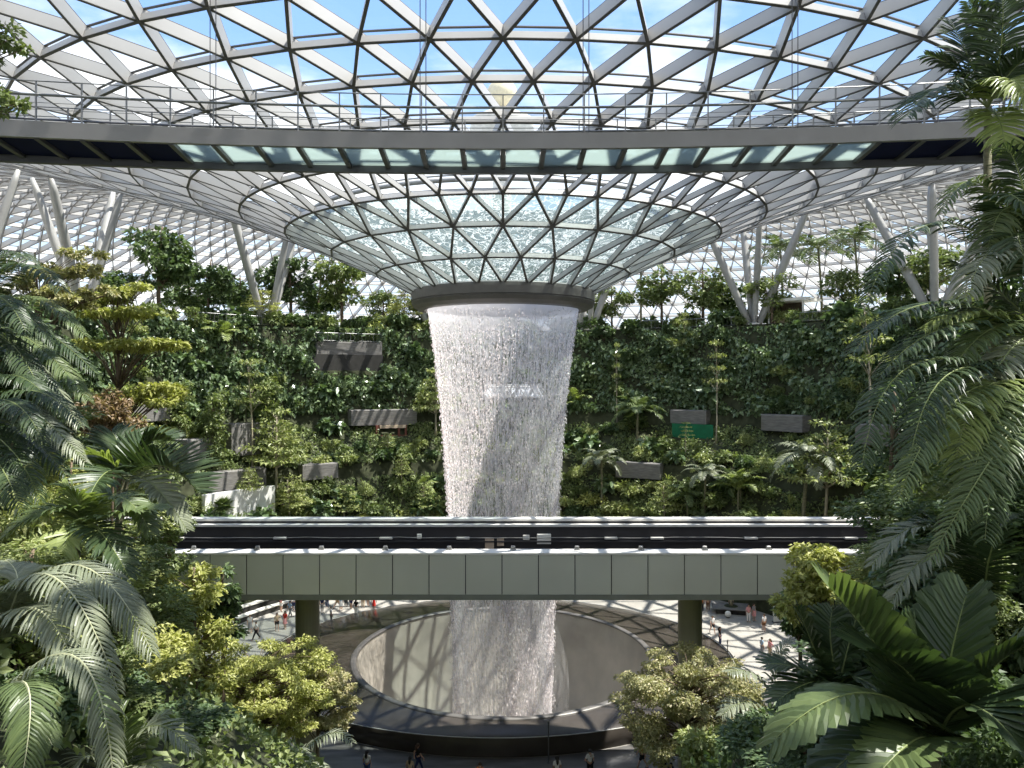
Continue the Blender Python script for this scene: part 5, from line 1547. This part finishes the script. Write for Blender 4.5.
custom_tree('layered_tree', 'yellow-green tree at the right end of the viaduct above the pleated palms', floor_base(822, 25), 17.6,
            blob_crown(826, 572, 25, 52, 26, 40, 0.22, 0.35) + blob_crown(800, 600, 24.5, 26, 28, 14, 0.3, 0.5), 'lf_yellow', 7000, 0.19, 0.10, r0=0.12)
custom_tree('dark_small_tree', 'dark leafy bush between the viaduct end and the plaza with the sign pillar', floor_base(800, 28), 14.8,
            blob_crown(806, 618, 28, 26, 34, 22, 0.34, 0.8), 'lf_dark', 2600, 0.24, 0.14)

# ---- bushes that fill the banks
make_bush('near_dark', 'lf_dark', 3600, 0.13, 0.07, seed=21, blobs=12)
make_bush('near_mid', 'lf_mid', 3600, 0.125, 0.065, seed=22, blobs=12)
make_bush('near_light', 'lf_light', 3600, 0.11, 0.055, seed=23, blobs=12)
make_bush('near_gloss', 'lf_gloss', 500, 0.36, 0.24, seed=24, blobs=10)
make_bush('near_yellow', 'lf_yellow', 2200, 0.13, 0.065, seed=25, blobs=12)
for kd_, lf_, n_, L_, W_ in (('near_dark', 'lf_dark', 9000, 0.125, 0.065), ('near_mid', 'lf_mid', 9000, 0.12, 0.06), ('near_light', 'lf_light', 9000, 0.11, 0.055), ('near_yellow', 'lf_yellow', 9000, 0.10, 0.05), ('near_gloss', 'lf_gloss', 1200, 0.34, 0.22)):
    make_tree(kd_ + '_tall', lf_, 'leafy', 6.0, 1.0, n_, L_, W_, 'bark', 0.07, 2, seed=len(kd_))
NB_ = {'near_dark': ('shrub', 'dark leafy shrub'), 'near_mid': ('shrub', 'mid green leafy shrub'), 'near_light': ('shrub', 'light green leafy shrub'), 'near_gloss': ('philodendron', 'shrub of big glossy leaves'), 'near_yellow': ('shrub', 'yellow-green leafy shrub')}
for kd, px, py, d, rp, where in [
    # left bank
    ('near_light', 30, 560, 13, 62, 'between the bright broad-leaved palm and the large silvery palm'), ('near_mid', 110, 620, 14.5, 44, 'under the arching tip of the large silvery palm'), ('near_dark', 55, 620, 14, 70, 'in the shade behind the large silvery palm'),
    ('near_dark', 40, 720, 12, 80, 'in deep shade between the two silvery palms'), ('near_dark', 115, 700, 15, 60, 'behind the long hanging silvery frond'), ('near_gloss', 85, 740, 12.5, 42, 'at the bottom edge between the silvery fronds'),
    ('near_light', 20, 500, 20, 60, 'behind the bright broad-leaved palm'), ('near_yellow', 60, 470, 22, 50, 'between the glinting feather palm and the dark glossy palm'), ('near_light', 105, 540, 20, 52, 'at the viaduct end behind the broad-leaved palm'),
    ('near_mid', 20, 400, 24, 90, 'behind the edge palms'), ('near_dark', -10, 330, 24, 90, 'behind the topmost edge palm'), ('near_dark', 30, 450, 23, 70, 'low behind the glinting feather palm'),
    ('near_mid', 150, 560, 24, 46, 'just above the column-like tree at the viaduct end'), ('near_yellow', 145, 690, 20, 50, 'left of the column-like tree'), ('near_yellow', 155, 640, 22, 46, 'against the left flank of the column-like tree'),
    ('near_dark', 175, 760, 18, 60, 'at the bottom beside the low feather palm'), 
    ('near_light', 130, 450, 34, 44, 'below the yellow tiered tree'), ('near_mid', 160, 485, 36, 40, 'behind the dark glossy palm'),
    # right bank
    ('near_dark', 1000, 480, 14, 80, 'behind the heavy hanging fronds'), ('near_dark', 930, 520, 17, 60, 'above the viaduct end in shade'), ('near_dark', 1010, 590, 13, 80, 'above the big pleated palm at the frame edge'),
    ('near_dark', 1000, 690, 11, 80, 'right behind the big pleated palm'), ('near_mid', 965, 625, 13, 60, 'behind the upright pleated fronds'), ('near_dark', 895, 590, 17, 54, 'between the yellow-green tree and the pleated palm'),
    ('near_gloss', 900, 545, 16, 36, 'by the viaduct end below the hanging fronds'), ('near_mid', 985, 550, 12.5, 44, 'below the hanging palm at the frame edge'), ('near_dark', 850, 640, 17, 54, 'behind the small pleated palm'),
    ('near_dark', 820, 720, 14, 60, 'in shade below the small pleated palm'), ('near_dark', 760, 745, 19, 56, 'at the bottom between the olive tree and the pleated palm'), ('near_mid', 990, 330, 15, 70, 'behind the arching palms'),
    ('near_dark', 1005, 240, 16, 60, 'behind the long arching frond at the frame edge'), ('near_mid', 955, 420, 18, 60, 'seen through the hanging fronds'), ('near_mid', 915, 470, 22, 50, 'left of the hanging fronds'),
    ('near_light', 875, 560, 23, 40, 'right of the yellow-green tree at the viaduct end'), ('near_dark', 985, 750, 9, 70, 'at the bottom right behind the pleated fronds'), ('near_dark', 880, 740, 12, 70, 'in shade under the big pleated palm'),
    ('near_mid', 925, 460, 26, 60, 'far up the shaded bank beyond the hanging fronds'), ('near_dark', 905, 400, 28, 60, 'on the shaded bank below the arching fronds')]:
    R = rp / FPX * d
    c = P(px, py, d)
    nm, lb = NB_[kd]
    zt = hill_z(c.x, c.y)
    top = c.z + 0.5 * R
    if top - zt > 1.9 * R:      # a tall bush that is leafy from the bank up
        kd2 = kd + '_tall'
        place(kd2, 'tall_shrub', (c.x, c.y, zt - 0.1), float(frng.random() * 6), (R, R, (top - zt) / 6.0), f'tall {lb} {where}', None, 'shrub', int(frng.integers(0, 2)))
    else:
        place(kd, nm, (c.x, c.y, zt - 0.1), float(frng.random() * 6), (R, R, max(R * 0.6, (top - zt) / 1.15)), f'{lb} {where}', None, 'shrub' if nm == 'shrub' else 'plant', int(frng.integers(0, 3)))
# ================================================================== PLAZA: people, benches, sign
def skin_obj(verts, edges, radii, name, sub=1, root=0):
    me = bpy.data.meshes.new(name + '_cage'); me.from_pydata([tuple(v) for v in verts], edges, [])
    o = bpy.data.objects.new(name + '_cage', me); COL.objects.link(o)
    md = o.modifiers.new('skin', 'SKIN'); md.use_smooth_shade = True
    for i, r in enumerate(radii):
        o.data.skin_vertices[0].data[i].radius = (r, r); o.data.skin_vertices[0].data[i].use_root = (i == root)
    if sub:
        s = o.modifiers.new('sub', 'SUBSURF'); s.levels = sub; s.render_levels = sub
    dg = bpy.context.evaluated_depsgraph_get()
    m = bpy.data.meshes.new_from_object(o.evaluated_get(dg)); m.name = name
    bpy.data.objects.remove(o); bpy.data.meshes.remove(me)
    return m


def pose_joints(kind):
    J = {}
    st = {'stand': 0.02, 'walk': 0.22, 'photo': 0.04, 'hip': 0.05, 'child': 0.05}[kind]
    J['pelvis'] = Vector((0, 0, 0.93)); J['waist'] = Vector((0, 0.0, 1.08)); J['chest'] = Vector((0, 0.01, 1.27)); J['neck'] = Vector((0, 0.015, 1.43))
    J['head'] = Vector((0, -0.005, 1.56)); J['top'] = Vector((0, 0.005, 1.66))
    for s, n in ((-1, 'l'), (1, 'r')):
        f = st * s
        J['hip' + n] = Vector((0.09 * s, 0, 0.90))
        J['knee' + n] = Vector((0.10 * s, -f * 0.8 - 0.02, 0.49))
        J['ankle' + n] = Vector((0.10 * s, -f * 1.5 + (0.06 if f < -0.1 else 0), 0.08 + (0.05 if f < -0.1 else 0)))
        J['toe' + n] = J['ankle' + n] + Vector((0.02 * s, -0.16, -0.05))
        J['sh' + n] = Vector((0.17 * s, 0.01, 1.39))
        if kind == 'photo':
            J['el' + n] = Vector((0.23 * s, -0.20, 1.22)); J['wr' + n] = Vector((0.09 * s, -0.36, 1.43)); J['pd' + n] = Vector((0, -0.25, 1)).normalized()
        elif kind == 'hip' and s > 0:
            J['el' + n] = Vector((0.36 * s, 0.08, 1.16)); J['wr' + n] = Vector((0.17 * s, -0.08, 1.02)); J['pd' + n] = Vector((-0.8, -0.4, -0.2)).normalized()
        else:
            J['el' + n] = Vector((0.23 * s, 0.04 + f * 0.5, 1.12)); J['wr' + n] = Vector((0.24 * s, -0.05 + f * 0.9, 0.88)); J['pd' + n] = Vector((0, -0.15, -1)).normalized()
    return J


def body_mesh(J):
    V, E, R = [], [], []
    def a(p, r, par=None):
        V.append(Vector(p)); R.append(r)
        if par is not None: E.append((par, len(V) - 1))
        return len(V) - 1
    pe = a(J['pelvis'], 0.125); wa = a(J['waist'], 0.115, pe); ch = a(J['chest'], 0.135, wa); nb = a(J['neck'] - Vector((0, 0, 0.03)), 0.07, ch)
    nk = a(J['neck'] + Vector((0, 0, 0.03)), 0.05, nb); hd = a(J['head'], 0.088, nk); a(J['top'], 0.072, hd)
    a(J['head'] + Vector((0, -0.105, -0.005)), 0.014, hd)                                   # nose
    for s in (-1, 1): a(J['head'] + Vector((0.098 * s, 0.01, -0.005)), 0.016, hd)           # ears
    for n, s in (('l', -1), ('r', 1)):
        hp = a(J['hip' + n], 0.098, pe); kn = a(J['knee' + n], 0.06, hp); cf = a(J['knee' + n].lerp(J['ankle' + n], 0.35) + Vector((0, 0.015, 0)), 0.058, kn)
        an = a(J['ankle' + n], 0.036, cf); a(J['toe' + n], 0.032, an)
        sh = a(J['sh' + n], 0.058, ch); el = a(J['el' + n], 0.040, sh); wr = a(J['wr' + n], 0.026, el)
        d = J['pd' + n]; side = Vector((0, -1, 0)) if abs(d.y) < 0.6 else Vector((-s, 0, 0)); side = (side - d * side.dot(d)).normalized()
        pm = a(J['wr' + n] + d * 0.055, 0.026, wr); pk = a(J['wr' + n] + d * 0.09, 0.024, pm)
        inw = d.cross(side) * 0.25
        for q, (o, l) in enumerate(((0.028, 0.068), (0.010, 0.078), (-0.009, 0.072), (-0.026, 0.056))):
            b = J['wr' + n] + d * 0.10 + side * o
            k1 = a(b, 0.009, pk); k2 = a(b + (d + inw).normalized() * l * 0.55, 0.0085, k1); a(b + (d + inw * 2.5).normalized() * l, 0.007, k2)
        t1 = a(J['wr' + n] + d * 0.035 + side * 0.038, 0.011, pm); a(J['wr' + n] + d * 0.075 + side * 0.055, 0.009, t1)
    return skin_obj(V, E, R, 'body')


def cloth_mesh(J, parts, name):
    V, E, R = [], [], []
    def a(p, r, par=None):
        V.append(Vector(p)); R.append(r)
        if par is not None: E.append((par, len(V) - 1))
        return len(V) - 1
    if parts == 'shirt':
        pe = a(J['pelvis'] + Vector((0, 0, 0.0)), 0.15); wa = a(J['waist'], 0.137, pe); ch = a(J['chest'], 0.155, wa); a(J['neck'] - Vector((0, 0, 0.025)), 0.075, ch)
        for n in 'lr':
            sh = a(J['sh' + n], 0.075, ch); a(J['sh' + n].lerp(J['el' + n], 0.75), 0.06, sh)
    elif parts in ('trousers', 'shorts'):
        pe = a(J['pelvis'] + Vector((0, 0, 0.06)), 0.14)
        for n in 'lr':
            hp = a(J['hip' + n], 0.118, pe)
            if parts == 'shorts': a(J['hip' + n].lerp(J['knee' + n], 0.8), 0.095, hp)
            else:
                kn = a(J['knee' + n], 0.08, hp); a(J['ankle' + n] + Vector((0, 0, 0.02)), 0.062, kn)
    elif parts == 'shoes':
        for n in 'lr':
            b = a(J['ankle' + n] + Vector((0, 0.03, -0.03)), 0.042); a(J['toe' + n] + Vector((0, -0.02, 0.0)), 0.038, b)
        me = None
    return skin_obj(V, E, R, name)


def hair_mesh(J, long):
    m = MB(); c = J['head'] + Vector((0, 0.012, 0.035)); n = 14
    V = []; rows = 7
    for i in range(rows + 1):
        t = i / rows
        for k in range(n):
            a = 2 * PI * k / n
            front = max(0, -math.sin(a))
            low = (0.55 * PI if not long else 0.62 * PI) * (1 - 0.45 * front)
            ph = t * low
            V.append(c + Vector((0.108 * math.sin(ph) * math.cos(a), 0.118 * math.sin(ph) * math.sin(a), 0.122 * math.cos(ph))))
    F = [(i * n + k, i * n + (k + 1) % n, (i + 1) * n + (k + 1) % n, (i + 1) * n + k) for i in range(rows) for k in range(n)]
    m.add(V, F)
    if long: m.tube([c + Vector((0, 0.07, 0.0)), c + Vector((0, 0.11, -0.12)), c + Vector((0, 0.10, -0.26)), c + Vector((0, 0.08, -0.36))], [0.085, 0.085, 0.07, 0.03], 10)
    return m.mesh('hair', None, True)


def skirt_mesh(J, dress):
    m = MB()
    if dress: m.lathe([(0.19, 0.55), (0.18, 0.75), (0.155, 0.95), (0.135, 1.08), (0.12, 1.12)], 18)
    else: m.lathe([(0.21, 0.52), (0.19, 0.72), (0.155, 0.95), (0.14, 1.04)], 18)
    return m.mesh('skirt', None, True)


POSES = {}
for kd in ('stand', 'walk', 'photo', 'hip'):
    J = pose_joints(kd)
    def flat(me):
        for v in me.vertices:
            if abs(v.co.x) < 0.22 and 0.84 < v.co.z < 1.36 and abs(v.co.y) < 0.2: v.co.y *= 0.74
        return me
    POSES[kd] = {'body': flat(body_mesh(J)), 'shirt': flat(cloth_mesh(J, 'shirt', 'shirt')), 'trousers': cloth_mesh(J, 'trousers', 'trousers'), 'shorts': cloth_mesh(J, 'shorts', 'shorts'),
                 'shoe': cloth_mesh(J, 'shoes', 'shoes'), 'hair_short': hair_mesh(J, False), 'hair_long': hair_mesh(J, True), 'skirt': skirt_mesh(J, False), 'dress': skirt_mesh(J, True)}
    e = MB()
    for s in (-1, 1):
        c = J['head'] + Vector((0.034 * s, -0.083, 0.015)); e.tube([c + Vector((0, 0.01, 0)), c, c + Vector((0, -0.006, 0))], [0.013, 0.013, 0.006], 8)
    c = J['head'] + Vector((0, -0.082, -0.045)); e.beam(c + Vector((-0.024, 0, 0)), c + Vector((0.024, 0, 0)), 0.012, 0.008)
    POSES[kd]['face'] = e.mesh('face', None)
    for m_ in POSES[kd].values():
        m_.materials.clear(); m_.materials.append(M['steel'])
CM = {k: solid('cloth_' + k, c, 0.8, 0, 0.06, 6.0, 0.2) for k, c in {
    'white': (0.80, 0.79, 0.77), 'black': (0.022, 0.022, 0.025), 'red': (0.55, 0.04, 0.03), 'blue': (0.05, 0.11, 0.30), 'grey': (0.26, 0.26, 0.27), 'pink': (0.72, 0.33, 0.33),
    'orange': (0.60, 0.20, 0.05), 'tan': (0.50, 0.38, 0.25), 'green': (0.08, 0.20, 0.09), 'navy': (0.02, 0.03, 0.09), 'light blue': (0.35, 0.48, 0.62), 'yellow': (0.70, 0.55, 0.12), 'brown': (0.16, 0.08, 0.04)}.items()}
SK = [solid('skin_' + str(i), c, 0.55, 0, 0.05, 8.0, 0.3) for i, c in enumerate(((0.58, 0.36, 0.26), (0.42, 0.25, 0.16), (0.25, 0.13, 0.08)))]
HR = [solid('hair_' + str(i), c, 0.5, 0, 0.2, 20.0, 0.4) for i, c in enumerate(((0.015, 0.012, 0.01), (0.06, 0.03, 0.015), (0.02, 0.016, 0.014)))]


def person(px, py, pose, top, bottom, btype, hair, face, label, size=1.0, depth=None, z=0.0):
    d = depth or (CAMZ - z) * FPX / (py - HOR)
    p = P(px, HOR, d)
    root = empty('person', (p.x, p.y, z), math.radians(face), size)
    tag(root, label, 'person')
    def part(nm, key, mat):
        o = link(nm, POSES[pose][key], root)
        o.material_slots[0].link = 'OBJECT'; o.material_slots[0].material = mat
    i = int(abs(px * 7 + py)) % 3
    part('body', 'body', SK[0 if i else 1]); part('hair', 'hair_' + hair, HR[i]); part('face', 'face', HR[0])
    part('shirt', 'shirt', CM[top])
    if btype in ('trousers', 'shorts'): part(btype, btype, CM[bottom])
    elif btype == 'skirt': part('skirt', 'skirt', CM[bottom])
    else: part('dress', 'dress', CM[top])
    part('shoes', 'shoe', CM['black' if i else 'white'])
    return root


PEOPLE = [
    # left plaza
    (250, 633, 'stand', 'white', 'grey', 'skirt', 'long', 20, 'person in white top and grey skirt standing on the left plaza'),
    (256, 640, 'walk', 'white', 'black', 'trousers', 'short', -60, 'person in white shirt and black trousers walking nearest the yellow tree'),
    (277, 631, 'hip', 'tan', 'black', 'shorts', 'long', 30, 'person in tan top with hand on hip left of the pier'),
    (285, 629, 'stand', 'red', 'pink', 'skirt', 'long', -20, 'person in red top and pink skirt close left of the pier'),
    (224, 634, 'stand', 'light blue', 'blue', 'trousers', 'short', 90, 'person in light blue shirt beside the small dark tree'),
    (290, 618, 'walk', 'light blue', 'grey', 'trousers', 'short', 150, 'person in light blue shirt walking behind the left pier'),
    (294, 611, 'stand', 'white', 'navy', 'trousers', 'short', 180, 'person in white shirt and navy trousers farthest left of the pier'),
    (281, 612, 'photo', 'pink', 'white', 'shorts', 'long', 160, 'person in pink top raising both hands left of the pier'),
    (322, 613, 'stand', 'navy', 'grey', 'trousers', 'short', 170, 'person in navy shirt just right of the left pier'),
    (331, 624, 'stand', 'white', 'grey', 'trousers', 'short', 120, 'person in white shirt and grey trousers near the dark basin edge'),
    (337, 609, 'walk', 'blue', 'tan', 'shorts', 'short', 90, 'person in blue shirt and tan shorts walking behind the basin'),
    (341, 611, 'stand', 'light blue', 'white', 'skirt', 'long', 200, 'person in light blue top and white skirt behind the basin'),
    (346, 607, 'photo', 'black', 'black', 'trousers', 'short', 190, 'person all in black raising hands behind the basin'),
    (351, 609, 'stand', 'grey', 'navy', 'shorts', 'short', 160, 'person in grey shirt and navy shorts behind the basin'),
    (356, 616, 'stand', 'black', 'white', 'trousers', 'long', 170, 'person in black top and white trousers by the basin edge'),
    (363, 608, 'hip', 'light blue', 'tan', 'trousers', 'short', 190, 'person in light blue shirt and tan trousers behind the basin'),
    (368, 606, 'stand', 'yellow', 'black', 'shorts', 'short', 150, 'person in yellow shirt behind the basin'),
    (374, 611, 'stand', 'red', 'red', 'dress', 'long', 180, 'person in red dress behind the basin'),
    (327, 608, 'stand', 'pink', 'navy', 'trousers', 'long', 180, 'person in pink top right of the left pier'),
    (318, 606, 'stand', 'white', 'black', 'shorts', 'short', 200, 'person in white shirt and black shorts partly behind the left pier'),
    # right plaza
    (702, 612, 'stand', 'orange', 'black', 'trousers', 'short', 180, 'person in orange shirt right beside the right pier'),
    (708, 611, 'stand', 'tan', 'brown', 'trousers', 'long', 170, 'person in tan top beside the one in orange by the right pier'),
    (712.5, 634, 'walk', 'white', 'black', 'shorts', 'short', 10, 'person in white shirt and black shorts walking past the right pier'),
    (720, 646, 'stand', 'black', 'navy', 'trousers', 'long', 60, 'person in black top standing nearest the olive tree on the right plaza'),
    (748.5, 622, 'stand', 'pink', 'white', 'trousers', 'long', 0, 'person in pink top and white trousers by the dark planter bench'),
    (754, 621, 'stand', 'grey', 'pink', 'skirt', 'long', 30, 'person in grey top and pink skirt by the dark planter bench'),
    (764, 632, 'stand', 'white', 'brown', 'shorts', 'short', 200, 'person in white shirt and brown shorts in front of the sign pillar'),
    (762, 657, 'stand', 'light blue', 'grey', 'trousers', 'short', 100, 'person in light blue shirt and grey trousers at the shaded bank edge'),
    (770, 659, 'hip', 'pink', 'tan', 'trousers', 'long', -70, 'person in pink top and tan trousers at the shaded bank edge'),
]
for p_ in PEOPLE: person(*p_)
person(771, 667, 'stand', 'red', 'black', 'shorts', 'short', 40, 'small child in red shirt beside the adults at the shaded bank edge', 0.62)
person(731, 611, 'stand', 'green', 'navy', 'trousers', 'short', 180, 'person in green shirt behind the dark planter bench')
for px, py, pose, top, bt, ty, hr, fc, lb, sz in [
    (367, 751, 'stand', 'white', 'blue', 'trousers', 'long', 160, 'person in white top and blue trousers on the dark paving below the basin wall', 1.0),
    (418, 744, 'walk', 'black', 'navy', 'trousers', 'long', 120, 'person in black with long dark hair close to the basin wall', 1.02),
    (410, 757, 'stand', 'tan', 'black', 'shorts', 'long', 170, 'person in tan top beside the one in black at the basin wall', 0.95),
    (480, 763, 'stand', 'orange', 'black', 'trousers', 'short', 180, 'person in orange top whose head just shows at the bottom edge', 1.0),
    (557, 757, 'stand', 'white', 'grey', 'skirt', 'long', 190, 'person in white top with long hair beside the thin dark post', 1.0),
    (590, 750, 'hip', 'white', 'black', 'trousers', 'short', 200, 'person in white shirt with bent arm below the basin wall', 1.02),
    (642, 742, 'walk', 'red', 'black', 'shorts', 'short', -90, 'person in red shirt walking past the olive tree on the dark paving', 1.0),
    (664, 742, 'stand', 'black', 'black', 'trousers', 'long', 150, 'person all in black beside the olive tree trunk', 1.0),
    (671, 763, 'stand', 'navy', 'black', 'shorts', 'short', 150, 'child in dark clothes next to the person all in black', 0.7)]:
    dd = (CAMZ - 1.66 * sz) * FPX / (py - HOR)
    person(px, py, pose, top, bt, ty, hr, fc, lb, sz, dd)


# thin dark posts by the basin
def post(px, d, h, label):
    p = P(px, 0, d); root = empty('bollard_post', (p.x, p.y, 0)); tag(root, label, 'post')
    m = MB(); m.lathe([(0, 0), (0.09, 0), (0.09, 0.03), (0.035, 0.05), (0.035, h - 0.25), (0.0, h - 0.25)], 12); m.build('pole', M['bridge_dark'], root, False)
    m = MB(); m.lathe([(0, h - 0.25), (0.06, h - 0.24), (0.065, h - 0.05), (0.04, h), (0, h)], 12); m.build('lamp_head', M['rail'], root, False)


post(548.5, 46.0, 2.6, 'thin dark post on the paving in front of the basin wall')
post(670, 68, 1.2, 'short post at the pale plaza edge behind the basin')
post(727.5, 61.5, 2.2, 'thin grey lamp post on the right plaza near the olive tree')

# sign pillar
d = 72.8
p = P(778, 0, d); sg = empty('sign_pillar', (p.x, p.y, 0), math.radians(8)); tag(sg, 'pale sign pillar with dark graphic at the edge of the right plaza', 'sign')
m = MB(); m.box((0, 0, 1.05), (0.95, 0.22, 2.1), bev=0.02); m.build('board', M['white_box'], sg)
m = MB(); m.box((0, 0, 0.04), (1.1, 0.4, 0.08)); m.build('base', M['bridge_dark'], sg)
m = MB()
for k, (x, z, w_, h_) in enumerate(((-0.1, 1.75, 0.5, 0.12), (0.05, 1.5, 0.3, 0.25), (-0.15, 1.2, 0.35, 0.12), (0.1, 0.95, 0.45, 0.18), (-0.1, 0.7, 0.3, 0.14))): m.box((x, -0.118, z), (w_, 0.012, h_), bev=0.004)
m.build('graphic', M['red_wood'], sg)

# planter bench with a small tree on the right, two long bench walls on the left
pb = P(731, 0, 76); rt = empty('planter_bench', (pb.x, pb.y, 0), math.radians(-12)); tag(rt, 'low dark planter bench around a thin tree on the right plaza', 'planter bench')
m = MB(); m.box((0, 0, 0.25), (3.0, 1.8, 0.5), bev=0.05); m.build('base', M['base_and_shade'], rt)
m = MB(); m.box((0, 0, 0.55), (3.7, 2.4, 0.12), bev=0.04); m.build('seat_slab', M['concrete'], rt)
m = MB(); m.lathe([(0, 0.7), (0.6, 0.66), (0.7, 0.6)], 16); m.build('soil_mound', M['soil'], rt, True)
custom_tree('young_tree', 'thin pale-stemmed young tree growing from the dark planter bench', Vector((pb.x, pb.y, 0.6)), 5.2, [(pb.x + 0.9 * math.cos(k), pb.y + 0.9 * math.sin(k), 4.3 + 0.15 * (k % 3), 0.6, 0.6, 0.35) for k in range(7)], 'lf_mid', 700, 0.24, 0.13, 'bark_pale', 0.16)
p = P(728, 0, 74.2); g_ = empty('globe_light', (p.x, p.y, 0)); tag(g_, 'white globe light on the ground before the planter bench', 'light')
m = MB(); m.lathe([(0.001, 0.06)] + [(0.3 * math.sin(t), 0.36 - 0.3 * math.cos(t)) for t in np.linspace(0.25, PI - 0.01, 14)], 20); m.build('globe', M['white_box'], g_, True)
m = MB(); m.lathe([(0, 0), (0.2, 0), (0.18, 0.08), (0, 0.08)], 16); m.build('base', M['bridge_dark'], g_)
for k, (r_, lb) in enumerate(((28.2, 'long low dark bench wall with pale top on the left plaza'), (29.6, 'second pale-topped bench wall behind the first on the left plaza'))):
    t0, t1 = az_of(238, r_), az_of(300, r_)
    rt = empty('bench_wall', (r_ * math.sin(t0), r_ * math.cos(t0), 0)); tag(rt, lb, 'bench')
    o = Vector(rt.location)
    for nm, z0, z1, e_, mt in (('wall_base', 0, 0.5 + 0.35 * k, 0.0, 'base_and_shade'), ('seat_top', 0.5 + 0.35 * k, 0.62 + 0.35 * k, 0.06, 'concrete_pale')):
        m = MB(); m.lathe([(r_ - e_, z0), (r_ - e_, z1), (r_ + 0.55 + e_, z1), (r_ + 0.55 + e_, z0), (r_ - e_, z0)], 16, t0, t1)
        for t in (t0, t1): m.add([(q * math.sin(t), q * math.cos(t), z) for q, z in ((r_ - e_, z0), (r_ - e_, z1), (r_ + .55 + e_, z1), (r_ + .55 + e_, z0))], [(0, 1, 2, 3)])
        m.v = [(x - o.x, y - o.y, z - o.z) for x, y, z in m.v]
        m.build(nm, M[mt], rt)
